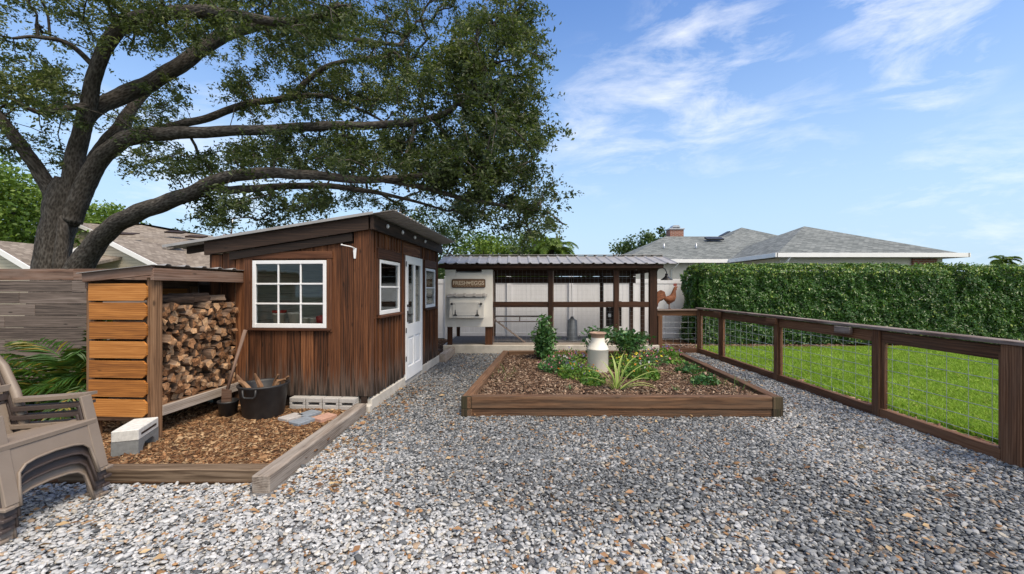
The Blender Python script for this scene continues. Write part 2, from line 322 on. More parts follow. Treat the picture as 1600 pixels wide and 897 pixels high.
class MB:
    def __init__(s): s.v = []; s.f = []; s.bc = []; s.r = []; s.mi = []; s.sm = []
    def _add(s, vs, fs, bc=None, rnd=None, mi=0, smooth=False):
        o = len(s.v); s.v += [tuple(v) for v in vs]; s.f += [[i+o for i in f] for f in fs]
        s.bc += [tuple(b) for b in (bc if bc is not None else vs)]
        if rnd is None: rnd = random.random()
        s.r += [rnd]*len(vs); s.mi += [mi]*len(fs); s.sm += [smooth]*len(fs); return s
    def box(s, c, d, rot=None, bev=.004, mi=0, rnd=None, Mx=None):
        h = [x/2 for x in d]; b = min(bev, min(h)*.45)
        pts = []
        for sg in _S:
            for k in range(3): pts.append([sg[i]*(h[i] if i == k else h[i]-b) for i in range(3)])
        ax = sorted(range(3), key=lambda i: -d[i]); off = (random.uniform(0, 30), random.uniform(0, 9), random.uniform(0, 9))
        bc = [(p[ax[0]]+off[0], p[ax[1]]+off[1], p[ax[2]]+off[2]) for p in pts]
        m = Mx if Mx is not None else (Matrix.Translation(c) @ (rot.to_matrix().to_4x4() if rot is not None else Matrix.Identity(4)))
        return s._add([m @ Vector(p) for p in pts], _BF, bc, rnd, mi)
    def bx(s, x0, x1, y0, y1, z0, z1, **k): return s.box(((x0+x1)/2, (y0+y1)/2, (z0+z1)/2), (abs(x1-x0), abs(y1-y0), abs(z1-z0)), **k)
    def beam(s, a, b, wd, ht, up=(0, 0, 1), **k):      # box from a to b, width wd, height ht
        a, b = Vector(a), Vector(b); x = (b-a); ln = x.length; x.normalize(); u = Vector(up); y = u.cross(x).normalized(); z = x.cross(y)
        m = Matrix((( x.x, y.x, z.x, (a.x+b.x)/2), (x.y, y.y, z.y, (a.y+b.y)/2), (x.z, y.z, z.z, (a.z+b.z)/2), (0, 0, 0, 1)))
        return s.box(None, (ln, wd, ht), Mx=m, **k)
    def tube(s, pts, rad, n=8, mi=0, jit=0, caps=True, smooth=True):
        pts = [Vector(p) for p in pts]
        if not hasattr(rad, '__len__'): rad = [rad]*len(pts)
        vs, bc = [], []; prev = None; ln = random.uniform(0, 20); u = None
        for i, p in enumerate(pts):
            t = (pts[min(i+1, len(pts)-1)]-pts[max(i-1, 0)])
            t = t.normalized() if t.length > 1e-9 else Vector((0, 0, 1))
            if u is None: u = t.cross(Vector((0, 0, 1)) if abs(t.z) < .9 else Vector((1, 0, 0))).normalized()
            else: u = (u - t*u.dot(t)).normalized()
            wv = t.cross(u)
            if i: ln += (p-pts[i-1]).length
            for k in range(n):
                a = 2*math.pi*k/n; rr = rad[i]*(1+jit*(random.random()-.5))
                vs.append(p+u*math.cos(a)*rr+wv*math.sin(a)*rr); bc.append((ln, math.cos(a)*rad[i], math.sin(a)*rad[i]))
        fs = [[i*n+k, i*n+(k+1) % n, (i+1)*n+(k+1) % n, (i+1)*n+k] for i in range(len(pts)-1) for k in range(n)]
        if caps: fs += [list(range(n))[::-1], [(len(pts)-1)*n+k for k in range(n)]]
        return s._add(vs, fs, bc, None, mi, smooth)
    def lathe(s, prof, n=32, c=(0, 0, 0), mi=0, smooth=True, sx=1, sy=1):
        vs = [(c[0]+r*math.cos(2*math.pi*k/n)*sx, c[1]+r*math.sin(2*math.pi*k/n)*sy, c[2]+z) for r, z in prof for k in range(n)]
        fs = [[i*n+k, i*n+(k+1) % n, (i+1)*n+(k+1) % n, (i+1)*n+k] for i in range(len(prof)-1) for k in range(n)]
        return s._add(vs, fs, None, None, mi, smooth)
    def prism(s, poly, d, org=(0, 0, 0), ax=('x', 'z'), mi=0, rnd=None):   # polygon in a plane, thickness d along the third axis (centred)
        I = {'x': 0, 'y': 1, 'z': 2}; a, b = I[ax[0]], I[ax[1]]; c = 3-a-b; n = len(poly); vs = []
        for sg in (-.5, .5):
            for p in poly:
                v = [0, 0, 0]; v[a] = p[0]; v[b] = p[1]; v[c] = sg*d; vs.append([v[i]+org[i] for i in range(3)])
        area = sum(poly[i][0]*poly[(i+1) % n][1]-poly[(i+1) % n][0]*poly[i][1] for i in range(n))
        par = 1 if (a, b) in ((0, 1), (1, 2), (2, 0)) else -1
        fs = [list(range(n))[::-1], [n+i for i in range(n)]]+[[i, (i+1) % n, n+(i+1) % n, n+i] for i in range(n)]
        if area*par < 0: fs = [f[::-1] for f in fs]
        off = (random.uniform(0, 30), random.uniform(0, 5), 0)
        bc = [(v[a]+off[0], v[b]+off[1], v[c]) for v in vs]
        return s._add(vs, fs, bc, rnd, mi)
    def build(s, name, mats, parent=None, loc=None):
        me = bpy.data.meshes.new(name); me.from_pydata(s.v, [], s.f)
        if not isinstance(mats, (list, tuple)): mats = [mats]
        for m in mats: me.materials.append(m)
        me.polygons.foreach_set('material_index', s.mi); me.polygons.foreach_set('use_smooth', s.sm)
        a = me.attributes.new('bc', 'FLOAT_VECTOR', 'POINT'); a.data.foreach_set('vector', np.array(s.bc, 'f').ravel())
        a = me.attributes.new('rnd', 'FLOAT', 'POINT'); a.data.foreach_set('value', np.array(s.r, 'f'))
        me.update(); o = bpy.data.objects.new(name, me); C.objects.link(o)
        if parent: o.parent = parent
        if loc is not None: o.location = loc
        return o
def npmesh(name, V, Fc, mats, parent=None, smooth=False, **at):
    V = np.asarray(V, 'f').reshape(-1, 3); Fc = np.asarray(Fc, 'i'); k = Fc.shape[1]; nf = len(Fc)
    me = bpy.data.meshes.new(name); me.vertices.add(len(V)); me.vertices.foreach_set('co', V.ravel())
    me.loops.add(nf*k); me.loops.foreach_set('vertex_index', Fc.ravel()); me.polygons.add(nf); me.polygons.foreach_set('loop_start', np.arange(0, nf*k, k, dtype='i'))
    if smooth: me.polygons.foreach_set('use_smooth', np.ones(nf, bool))
    me.materials.append(mats)
    for n, val in at.items():
        val = np.asarray(val, 'f')
        if val.ndim == 1: a = me.attributes.new(n, 'FLOAT', 'POINT'); a.data.foreach_set('value', val)
        else:
            a = me.attributes.new(n, 'FLOAT_COLOR', 'POINT'); a.data.foreach_set('color', np.c_[val, np.ones(len(val))].astype('f').ravel())
    me.update(calc_edges=True); me.validate()
    o = bpy.data.objects.new(name, me); C.objects.link(o)
    if parent: o.parent = parent
    return o
def leafmesh(name, P0, size, material, parent=None, asp=.45, flat=0., droop=0., rnd=None, varsize=.35, nrm=None):
    """many single leaves: a folded four-point blade at every point"""
    P0 = np.asarray(P0, float); n = len(P0)
    d = rng.normal(size=(n, 3)); d[:, 2] = d[:, 2]*(1-flat)-droop
    d /= np.linalg.norm(d, axis=1)[:, None]
    q = rng.normal(size=(n, 3))
    if nrm is not None: q = q*.6+np.asarray(nrm)
    elif flat: q[:, 2] += flat*2
    if nrm is not None: d = d-(d*q).sum(1)[:, None]*q/((q*q).sum(1)[:, None]); d /= np.linalg.norm(d, axis=1)[:, None]
    sd_ = np.cross(d, q); sd_ /= np.linalg.norm(sd_, axis=1)[:, None]; up = np.cross(sd_, d)
    s = (size*(1+varsize*rng.normal(size=n))).clip(size*.4, size*2)[:, None]
    a = P0-d*s*.5; b = P0+sd_*s*asp*.5+up*s*.1; c = P0+d*s*.5; e = P0-sd_*s*asp*.5+up*s*.1
    V = np.stack([a, b, c, e], 1).reshape(-1, 3)
    i = np.arange(n)*4; Fc = np.concatenate([np.c_[i, i+1, i+2], np.c_[i, i+2, i+3]])
    r = rng.random(n) if rnd is None else rnd
    return npmesh(name, V, Fc, material, parent, rnd=np.repeat(r, 4))

def tag(o, label, cat, group=None):
    o['label'] = label; o['category'] = cat
    if group: o['group'] = group
    return o
def thing(name, label, cat, loc=(0, 0, 0), rz=0, group=None):
    o = bpy.data.objects.new(name, None); C.objects.link(o); o.location = loc; o.rotation_euler = (0, 0, rz); o.empty_display_size = .1
    return tag(o, label, cat, group)
def struct(o, kind='structure'): o['kind'] = kind; return o

# ================================================================== SETTING: ground
def rot_all(rg, n, tilt):
    yaw = rg.uniform(0, 2*np.pi, n); ax = rg.uniform(0, 2*np.pi, n); t = rg.normal(0, tilt, n)
    cy, sy = np.cos(yaw), np.sin(yaw); Z = np.zeros((n, 3, 3)); Z[:, 0, 0] = cy; Z[:, 0, 1] = -sy; Z[:, 1, 0] = sy; Z[:, 1, 1] = cy; Z[:, 2, 2] = 1
    kx, ky = np.cos(ax), np.sin(ax); c, s = np.cos(t), np.sin(t); T = np.zeros((n, 3, 3))
    T[:, 0, 0] = c+kx*kx*(1-c); T[:, 0, 1] = kx*ky*(1-c); T[:, 0, 2] = ky*s; T[:, 1, 0] = kx*ky*(1-c); T[:, 1, 1] = c+ky*ky*(1-c); T[:, 1, 2] = -kx*s
    T[:, 2, 0] = -ky*s; T[:, 2, 1] = kx*s; T[:, 2, 2] = c
    return T @ Z
def groundmat(name, c1, c2, scale=40, bump=.6):
    m, N, L, B = mat(name); g = N.new('ShaderNodeNewGeometry')
    ns = node(N, L, 'ShaderNodeTexNoise', Vector=g.outputs['Position'], Scale=scale, Detail=8, Roughness=.75)
    L.new(ramp(N, L, ns.outputs['Fac'], [(.35, c1), (.65, c2)]), B.inputs['Base Color']); B.inputs['Roughness'].default_value = .95; B.inputs['Specular IOR Level'].default_value = .1
    L.new(node(N, L, 'ShaderNodeBump', Strength=bump, Distance=.01, Height=ns.outputs['Fac']).outputs[0], B.inputs['Normal']); return m
def sheet(name, poly, z, m):
    n = len(poly); me = bpy.data.meshes.new(name); me.from_pydata([(x, y, z) for x, y in poly], [], [list(range(n))]); me.materials.append(m)
    o = bpy.data.objects.new(name, me); C.objects.link(o); return struct(o)
sheet('ground', [(-400, -60), (400, -60), (400, 900), (-400, 900)], -.02, groundmat('far_ground', (.075, .085, .05), (.12, .13, .08), 3))
sheet('gravel_bed', [(-6.5, -2), (4.4, -2), (4.4, 10.1), (-3.9, 10.1), (-3.9, 5.3), (-1.9, 5.3), (-1.9, 3.3), (-6.5, 3.3)], -.006, groundmat('gravel_base', (.07, .07, .075), (.24, .24, .25), 60))
mulch_m = groundmat('mulch_base', (.045, .025, .014), (.14, .075, .04), 70)
sheet('mulch_ground', [(-8, 3.3), (-1.85, 3.3), (-1.79, 5.6), (-8, 5.6)], .012, mulch_m)
sheet('mulch_ground', [(-3.5, 8.8), (4.41, 9.95), (4.41, 12.9), (-3.5, 12.9)], -.002, mulch_m)
sheet('mulch_ground', [(4.42, -2), (4.76, -2), (4.76, 11.0), (16, 11.0), (16, 13), (4.42, 13)], -.001, mulch_m)
sheet('lawn', [(4.77, -2), (30, -2), (30, 10.99), (4.77, 10.99)], -.004, groundmat('lawn_soil', (.07, .13, .02), (.13, .24, .035), 50))

# plan of the shed (rotated a little clockwise) and the planter corners
SH = Vector((-1.81, 5.27, 0)); SA = -math.atan(.0725)
PL = {'fl': G(721, 619.5, .25), 'fr': G(1223, 620.5, .25), 'br': G(1059, 547.5, .25), 'bl': G(786, 547.5, .25)}
for k in PL: PL[k].z = 0
def inpoly(x, y, poly):
    r = np.zeros(len(x), bool); n = len(poly)
    for i in range(n):
        x0, y0 = poly[i]; x1, y1 = poly[(i+1) % n]
        c = ((y0 > y) != (y1 > y)) & (x < (x1-x0)*(y-y0)/(y1-y0+1e-12)+x0); r ^= c
    return r
plpoly = [(PL[k].x, PL[k].y) for k in ('fl', 'fr', 'br', 'bl')]
def pln(t, s, z=0):   # bilinear position in planter: t along x, s depth
    a = PL['fl'].lerp(PL['fr'], t); b = PL['bl'].lerp(PL['br'], t); p = a.lerp(b, s); return Vector((p.x, p.y, z))

# gravel stones ---------------------------------------------------
import bmesh
def ico(sub):
    bm = bmesh.new(); bmesh.ops.create_icosphere(bm, subdivisions=sub, radius=1)
    v = np.array([x.co[:] for x in bm.verts]); f = np.array([[a.index for a in q.verts] for q in bm.faces]); bm.free(); return v, f
def vnoise(x, y, s, seed):
    r = np.random.default_rng(seed); g = r.random((64, 64)); x = x/s+20; y = y/s+20
    i, j = np.floor(x).astype(int), np.floor(y).astype(int); fx, fy = x-i, y-j; fx = fx*fx*(3-2*fx); fy = fy*fy*(3-2*fy)
    a = g[i % 64, j % 64]; b = g[(i+1) % 64, j % 64]; c = g[i % 64, (j+1) % 64]; d = g[(i+1) % 64, (j+1) % 64]
    return (a*(1-fx)+b*fx)*(1-fy)+(c*(1-fx)+d*fx)*fy
def gravel(name, n, y0, y1, sub, size):
    x = rng.uniform(-4.9, 4.5, n*3); y = y0+(y1-y0)*rng.random(n*3)**(1.0 if y1 < 4 else 1.25)
    ok = (np.abs(x) < 1.3*y+.5) & ~inpoly(x, y, plpoly)
    ok &= ~((x < -1.82) & (y > 3.28)) & ~((x < -1.80) & (y > 3.10) & (x > -2.0))
    ok &= ~((x < -1.80+(y-5.2)*.0725) & (y > 5.2)) & (x < 4.43) & (y < 9.95)
    ok &= ~((x < -1.35) & (y > 8.7))
    x, y = x[ok][:n], y[ok][:n]; n = len(x)
    bv, bf = ico(sub)
    s = size*np.exp(rng.normal(0, .3, n)); sc = np.c_[s*rng.uniform(.85, 1.25, n), s*rng.uniform(.55, .85, n), s*rng.uniform(.26, .48, n)]
    V = bv[None]*(1+rng.normal(0, .13, (n, len(bv), 1)))
    V = np.sign(V)*np.abs(V)**.8
    V = V*sc[:, None, :]
    Rm = rot_all(rng, n, .38); V = np.einsum('nij,nkj->nki', Rm, V)
    z = rng.uniform(-.004, .016, n)+.006*(vnoise(x, y, .5, 3)-.5)
    V += np.c_[x, y, z][:, None, :]
    Fc = (bf[None]+(np.arange(n)*len(bv))[:, None, None]).reshape(-1, 3)
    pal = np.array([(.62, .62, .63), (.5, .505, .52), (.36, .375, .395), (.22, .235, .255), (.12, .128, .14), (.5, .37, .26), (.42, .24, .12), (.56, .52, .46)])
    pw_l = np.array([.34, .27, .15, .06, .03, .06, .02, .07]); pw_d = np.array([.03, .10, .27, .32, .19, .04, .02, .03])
    # stone colours by position: paler at left foreground and along the front, darker beyond
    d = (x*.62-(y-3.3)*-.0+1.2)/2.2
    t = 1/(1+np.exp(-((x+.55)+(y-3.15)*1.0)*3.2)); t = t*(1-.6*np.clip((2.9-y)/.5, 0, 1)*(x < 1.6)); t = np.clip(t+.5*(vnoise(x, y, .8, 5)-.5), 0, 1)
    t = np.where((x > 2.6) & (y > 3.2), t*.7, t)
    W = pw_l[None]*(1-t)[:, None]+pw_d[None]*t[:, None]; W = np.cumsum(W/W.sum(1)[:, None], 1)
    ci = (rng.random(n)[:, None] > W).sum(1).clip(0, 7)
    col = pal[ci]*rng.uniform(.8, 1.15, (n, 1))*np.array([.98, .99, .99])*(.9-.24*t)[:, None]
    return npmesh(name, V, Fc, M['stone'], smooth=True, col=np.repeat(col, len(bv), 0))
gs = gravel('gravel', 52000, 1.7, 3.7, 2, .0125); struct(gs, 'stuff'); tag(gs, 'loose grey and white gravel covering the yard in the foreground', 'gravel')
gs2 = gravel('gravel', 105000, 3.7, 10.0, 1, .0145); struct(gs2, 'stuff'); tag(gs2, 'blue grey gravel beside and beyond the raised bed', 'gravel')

# mulch chips -------------------------------------------------------
def chips(name, x, y, z, ln, palette, tilt=.35, label=None):
    n = len(x); b = np.array([(sx, sy, sz) for sx in (-1, 1) for sy in (-1, 1) for sz in (-1, 1)], float)
    f = np.array([(0, 1, 3, 2), (4, 6, 7, 5), (0, 4, 5, 1), (2, 3, 7, 6), (0, 2, 6, 4), (1, 5, 7, 3)])
    s = ln*np.exp(rng.normal(0, .45, n)); sc = np.c_[s*.5, s*rng.uniform(.12, .28, n), s*rng.uniform(.03, .07, n)]
    V = b[None]*(1+rng.normal(0, .2, (n, 8, 1)))*sc[:, None, :]
    V = np.einsum('nij,nkj->nki', rot_all(rng, n, tilt), V)+np.c_[x, y, z][:, None, :]
    Fc = (f[None]+(np.arange(n)*8)[:, None, None]).reshape(-1, 4)
    pal = np.array(palette); col = pal[rng.integers(0, len(pal), n)]*rng.uniform(.6, 1.2, (n, 1))
    o = npmesh(name, V, Fc, M['chip'], col=np.repeat(col, 8, 0)); struct(o, 'stuff'); tag(o, label, 'mulch'); return o
n = 70000; x = rng.uniform(-4.9, -1.86, n); y = rng.uniform(3.44, 5.5, n); ok = ~((x > -3.95) & (y > 5.28-.0725*(x+1.8))) & (y < 5.5)
x, y = x[ok], y[ok]
chips('bark_mulch', x, y, .016+rng.uniform(0, .022, len(x))+.02*vnoise(x, y, .35, 8), .025, [(.26, .135, .065), (.34, .2, .105), (.17, .085, .042), (.42, .29, .17), (.1, .055, .032)], label='orange brown bark mulch in front of the shed and rack')
tt = rng.uniform(.03, .97, 52000); ss = rng.uniform(.03, .97, 52000)
PLf = [np.array(PL[k][:2]) for k in ('fl', 'fr', 'bl', 'br')]
xy = (PLf[0][None]*(1-tt)[:, None]+PLf[1][None]*tt[:, None])*(1-ss)[:, None]+(PLf[2][None]*(1-tt)[:, None]+PLf[3][None]*tt[:, None])*ss[:, None]
SOIL = .15
chips('garden_mulch', xy[:, 0], xy[:, 1], SOIL+.01+rng.uniform(0, .02, 52000)+.05*(vnoise(xy[:, 0], xy[:, 1], .6, 12)-.5), .027, [(.17, .105, .07), (.25, .165, .115), (.11, .066, .046), (.36, .27, .2), (.07, .043, .03)], tilt=.5, label='brown wood mulch filling the raised bed')
n = 9000; x = rng.uniform(-2.6, 4.4, n); y = rng.uniform(9.9, 12.7, n); ok = (x > 3.45) | (x < -1.6); x, y = x[ok], y[ok]
x2 = rng.uniform(4.47, 4.78, 6000); y2 = rng.uniform(2.5, 11.1, 6000); x3 = rng.uniform(4.4, 9, 4000); y3 = rng.uniform(10.9, 11.5, 4000)
x = np.r_[x, x2, x3]; y = np.r_[y, y2, y3]
chips('border_mulch', x, y, .004+rng.uniform(0, .02, len(x)), .035, [(.2, .12, .08), (.3, .2, .14), (.12, .065, .045), (.26, .2, .17)], label='reddish brown mulch strip between the rail fence and lawn')
# fallen leaves scattered over the gravel
n = 1900; x = rng.uniform(-4.3, 4.3, n); y = 1.9+8*rng.random(n)**1.6; ok = ~inpoly(x, y, plpoly) & ~((x < -1.8) & (y > 3.2)) & ~((x < -1.35) & (y > 5)) & (y < 9.8); x, y = x[ok], y[ok]
near = np.where(rng.random(len(x)) < .3)[0]; x[near] = rng.uniform(-1.75, -1.3, len(near)); y[near] = rng.uniform(3, 6.5, len(near))
o = leafmesh('fallen_leaves', np.c_[x, y, .03+rng.uniform(0, .012, len(x))], .048, leafmat('dry_leaf', [(0, (.1, .055, .03)), (.5, (.28, .15, .075)), (1, (.48, .36, .2))], trans=.1), flat=.9)
struct(o, 'stuff'); tag(o, 'dry orange brown oak leaves scattered over the gravel', 'fallen leaves')
# lawn blades
n = 150000; y = 3.2+7.9*rng.random(n); x = 4.7+rng.random(n)**.9*(1.32*y-4.2).clip(.3)
edge = (x > 4.78+.12*vnoise(x, y, .3, 4)) & (y < 11.05-.15*vnoise(x, y, .4, 6)); x, y = x[edge], y[edge]; n = len(x)
hh = rng.uniform(.03, .07, n)*(.8+.5*vnoise(x, y, .5, 9)); ang = rng.uniform(0, 2*np.pi, n); lean = rng.uniform(.2, 1.0, n)*hh; wd = rng.uniform(.0035, .0075, n)
la = rng.uniform(0, 2*np.pi, n); base = np.c_[x, y, np.zeros(n)]
dx = np.c_[np.cos(ang)*wd, np.sin(ang)*wd, np.zeros(n)]; mid = base+np.c_[np.cos(la)*lean*.35, np.sin(la)*lean*.35, hh*.6]; tip = base+np.c_[np.cos(la)*lean, np.sin(la)*lean, hh]
V = np.stack([base-dx, base+dx, mid+dx*.8, tip, mid-dx*.8], 1).reshape(-1, 3); i = np.arange(n)*5
gr = (rng.random(n)*.5+.3*vnoise(x, y, .9, 15)+.25*vnoise(x, y, .25, 16)).clip(0, .93); gr[rng.random(n) < .02] = 1
o = npmesh('grass', V, np.c_[i, i+1, i+2, i+3, i+4], M['grass'], rnd=np.repeat(gr, 5)); struct(o, 'stuff'); tag(o, 'short bright green lawn grass beyond the rail fence', 'grass')

# ================================================================== SHED
shed = thing('garden_shed', 'brown vertical board shed with single slope metal roof and white glazed door', 'shed', SH, SA)
SW, SD = 2.13, 3.455     # width (towards -x), depth
ROOFR, ROOFL = 2.52, 2.09
def rz_(x): return ROOFR+(x-.36)*(ROOFR-ROOFL)/3.02      # underside of the roof at local x
FW = (-1.532, -.547, 1.047, 1.91)     # front window opening x0,x1,z0,z1
ZB = .185
mb = MB()
# front wall boards (behind window trim)
x = -SW
while x < -.37:
    wdt = .176; x1 = min(x+wdt, -.37); top = rz_((x+x1)/2)-.19
    g = .0045
    def seg(z0, z1): mb.bx(x+g, x1-g, -.012+random.uniform(-.004, .004), .012, z0, z1, bev=.003)
    j = random.uniform(-.012, .008)
    if x1 > FW[0]+.0 and x < FW[1]:
        seg(ZB+j, FW[2]-.01); seg(FW[3]+.01, top)
    else: seg(ZB+j, top)
    x = x1
# wide corner boards on the front
mb.bx(-.366, -.19, -.018, .012, ZB-.005, 2.12, bev=.004); mb.bx(-.186, .0, -.026, .012, ZB+.004, 2.36, bev=.004)
mb.build('front_wall', M['siding'], shed)
# added dark sheet behind the boards; its colour stands in for shade in gaps
mb = MB()
mb.bx(-SW+.01, FW[0]-.005, .0125, .0155, .15, 2.0, bev=.0005); mb.bx(FW[1]+.005, -.02, .0125, .0155, .15, 2.3, bev=.0005); mb.bx(FW[0]-.004, FW[1]+.004, .0125, .0155, .15, FW[2]-.005, bev=.0005); mb.bx(FW[0]-.004, FW[1]+.004, .0125, .0155, FW[3]+.005, 2.2, bev=.0005)
mb.build('gap_shade_sheet', M['beam'], shed)
mb = MB()
mb.bx(-SW+.01, FW[0]-.005, .016, .04, .15, 2.2); mb.bx(FW[1]+.005, -.01, .016, .04, .15, 2.38); mb.bx(FW[0]-.005, FW[1]+.005, .016, .04, .15, FW[2]-.005); mb.bx(FW[0]-.005, FW[1]+.005, .016, .04, FW[3]+.005, 2.3)
mb.build('inner_lining', M['tanboard'], shed)
# right (door) wall: openings along y
DO = (1.284, 2.18, .08, 2.076); W1 = (.263, 1.045, 1.197, 1.937); W2 = (2.434, 3.134, 1.19, 1.929)
mb = MB(); lin = MB()
def side_seg(y0, y1, z0, z1, g=.004): mb.bx(-.012, .012+random.uniform(-.003, .005), y0+g, y1-g, z0, z1, bev=.003)
y = .03
while y < SD-.001:
    y1 = min(y+.118, SD)
    if y < DO[0] < y1: y1 = DO[0]
    elif DO[0] <= y < DO[1]: y = DO[1]; y1 = y+.118
    op = None
    for Wn in (W1, W2):
        if y1 > Wn[0] and y < Wn[1]: op = Wn
    zb = ZB-.02+random.uniform(-.012, .01)
    if op: side_seg(y, y1, zb, op[2]-.04); side_seg(y, y1, op[3]+.09, 2.44)
    else: side_seg(y, y1, zb, 2.44)
    if y1 < SD and not (DO[0]-.03 < y1 < DO[1]+.03):
        if op: mb.bx(.014, .03, y1-.014, y1+.014, zb, op[2]-.05, bev=.002); mb.bx(.014, .03, y1-.014, y1+.014, op[3]+.17, 2.36, bev=.002)
        else: mb.bx(.014, .03, y1-.014, y1+.014, zb, 2.36, bev=.002)
    y = y1
mb.bx(-.012, .012, DO[0]+.004, DO[1]-.004, DO[3]+.005, 2.44, bev=.003)
mb.bx(.002, .034, -.028, .075, ZB-.005, 2.36, bev=.004)
mb.build('side_wall', M['siding'], shed)
for (a, b, z0, z1) in [(0.045, W1[0]-.005, .15, 2.44), (W1[1]+.005, DO[0]-.005, .15, 2.44), (DO[1]+.005, W2[0]-.005, .15, 2.44), (W2[1]+.005, SD, .15, 2.44), (W1[0]-.005, W1[1]+.005, .15, W1[2]-.005), (W1[0]-.005, W1[1]+.005, W1[3]+.005, 2.44), (W2[0]-.005, W2[1]+.005, .15, W2[2]-.005), (W2[0]-.005, W2[1]+.005, W2[3]+.005, 2.44), (DO[0], DO[1], DO[3]+.005, 2.44)]:
    lin.bx(-.036, -.014, a, b, z0, z1)
# back and left walls (boards inside and out), ceiling, floor
for k in range(14): lin.bx(-SW+.03, -.05, SD-.05, SD-.03, .12+k*.135, .12+k*.135+.131, bev=.003)
for k in range(14): lin.bx(-SW+.015, -SW+.035, .05, SD-.06, .12+k*.135, .12+k*.135+.131, bev=.003)
lin.bx(-SW+.04, -.05, .05, SD-.06, .1, .13)
lin.build('inner_lining', M['tanboard'], shed)
mb = MB()
for k in range(27): mb.bx(-SW-.012, -SW+.012, .0+k*.128+.003, (k+1)*.128-.003, ZB, rz_(-SW)-.04, bev=.003)
for k in range(16): mb.bx(-SW+k*.133+.003, -SW+(k+1)*.133-.003, SD-.012, SD+.012, ZB, rz_(-SW+k*.133)-.03, bev=.003)
mb.build('rear_wall', M['siding'], shed)
# door-side and front beams
mb = MB()
def slope_beam(mb_, x0, x1, y0, y1, drop0, ht):
    z0a, z1a = rz_(x0)-drop0, rz_(x1)-drop0
    vs = [(x0, y0, z0a-ht), (x1, y0, z1a-ht), (x1, y1, z1a-ht), (x0, y1, z0a-ht), (x0, y0, z0a), (x1, y0, z1a), (x1, y1, z1a), (x0, y1, z0a)]
    o = random.uniform(0, 20); mb_._add(vs, [(0, 3, 2, 1), (4, 5, 6, 7), (0, 1, 5, 4), (1, 2, 6, 5), (2, 3, 7, 6), (3, 0, 4, 7)], [(v[0]+o, v[2], v[1]) for v in vs])
slope_beam(mb, -SW-.02, .02, -.075, -.03, .01, .17)
slope_beam(mb, -SW+.3, -.2, -.05, -.013, .19, .1)
mb.build('front_beam', M['beam'], shed)
mb = MB(); mb.bx(.04, .085, -.07, SD+.08, 2.29, 2.46, bev=.005); mb.build('side_beam', M['beam'], shed)
mb = MB()
for k in range(7): slope_beam(mb, -SW-.4, .03, .08+k*.54, .12+k*.54, .006, .09)
mb.build('rafter', M['beam'], shed)
# corrugated roof, ribs running down the slope
def ribbed(x0, x1, zf, y0, y1, per, rib, thick=.012, overhang=0):
    """surface ribs along x, period along y"""
    ys = []; y = y0
    while y < y1:
        for dy, h in ((0, 0), (per*.62, 0), (per*.72, rib), (per*.88, rib), (per*.98, 0)):
            if y+dy <= y1: ys.append((y+dy, h))
        y += per
    ys.append((y1, 0)); nn = 6; vs = []; fs = []
    xs = [x0+(x1-x0)*i/(nn-1) for i in range(nn)]
    for t in (0, thick):
        for xx in xs:
            for yy, h in ys: vs.append((xx, yy, zf(xx)+h+t))
    m_ = len(ys); o = nn*m_
    for i in range(nn-1):
        for j in range(m_-1):
            a = i*m_+j; fs.append((a, a+1, a+m_+1, a+m_)); fs.append((o+a, o+a+m_, o+a+m_+1, o+a+1))
    for j in range(m_-1): fs.append((j, o+j, o+j+1, j+1)); q = (nn-1)*m_+j; fs.append((q, q+1, o+q+1, o+q))
    for i in range(nn-1): fs.append((i*m_, (i+1)*m_, o+(i+1)*m_, o+i*m_)); q = i*m_+m_-1; fs.append((q, o+q, o+q+m_, q+m_))
    return vs, fs
vs_, fs_ = ribbed(-2.68, .36, lambda x: rz_(x)+.0, -.11, SD+.06, .152, .02, .006)
mb = MB(); mb._add(vs_, fs_); mb.build('roof', M['roofmetal'], shed)
mb = MB(); a = Vector((-2.68, -.122, rz_(-2.68)+.006)); b = Vector((.1, -.122, rz_(.1)+.006)); mb.beam(a, b, .008, .035, bev=.002)
mb.build('roof_trim', M['roofmetal'], shed)
# window builder: frame in plane; axis 'x' (front) or 'y' (side)
def window(par, axis, a0, a1, z0, z1, nx, nz, off, fw=.045, name='window'):
    w_ = MB()
    def bxx(u0, u1, v0, v1, d0, d1, m, **k):
        if axis == 'x': m.bx(u0, u1, off-d1, off-d0, v0, v1, **k)
        else: m.bx(off+d0, off+d1, u0, u1, v0, v1, **k)
    bxx(a0, a0+fw, z0, z1, -.02, .022, w_); bxx(a1-fw, a1, z0, z1, -.02, .022, w_)
    bxx(a0+fw, a1-fw, z1-fw, z1, -.019, .021, w_); bxx(a0+fw, a1-fw, z0, z0+fw*1.25, -.019, .021, w_)
    ia0, ia1, iz0, iz1 = a0+fw, a1-fw, z0+fw*1.25, z1-fw
    for i in range(1, nx): c = ia0+(ia1-ia0)*i/nx; bxx(c-.01, c+.01, iz0, iz1, -.01, .014, w_, bev=.003)
    for j in range(1, nz): c = iz0+(iz1-iz0)*j/nz; bxx(ia0, ia1, c-.011, c+.011, -.012, .016, w_, bev=.003)
    o = w_.build(name, M['white'], par)
    gl = MB(); bxx(ia0-.005, ia1+.005, iz0-.005, iz1+.005, -.003, .001, gl, bev=0.0001); gl.build('pane', M['glass'], o)
    return o
window(shed, 'x', FW[0], FW[1], FW[2], FW[3], 3, 3, -.012)
window(shed, 'y', W1[0], W1[1], W1[2], W1[3], 1, 2, .014)
window(shed, 'y', W2[0], W2[1], W2[2], W2[3], 1, 2, .014)
mb = MB()   # window trim boards and sills
mb.bx(FW[0]-.11, FW[0]-.004, -.032, -.006, FW[2]-.05, FW[3]+.02); mb.bx(FW[1]+.004, FW[1]+.075, -.032, -.006, FW[2]-.05, FW[3]+.02)
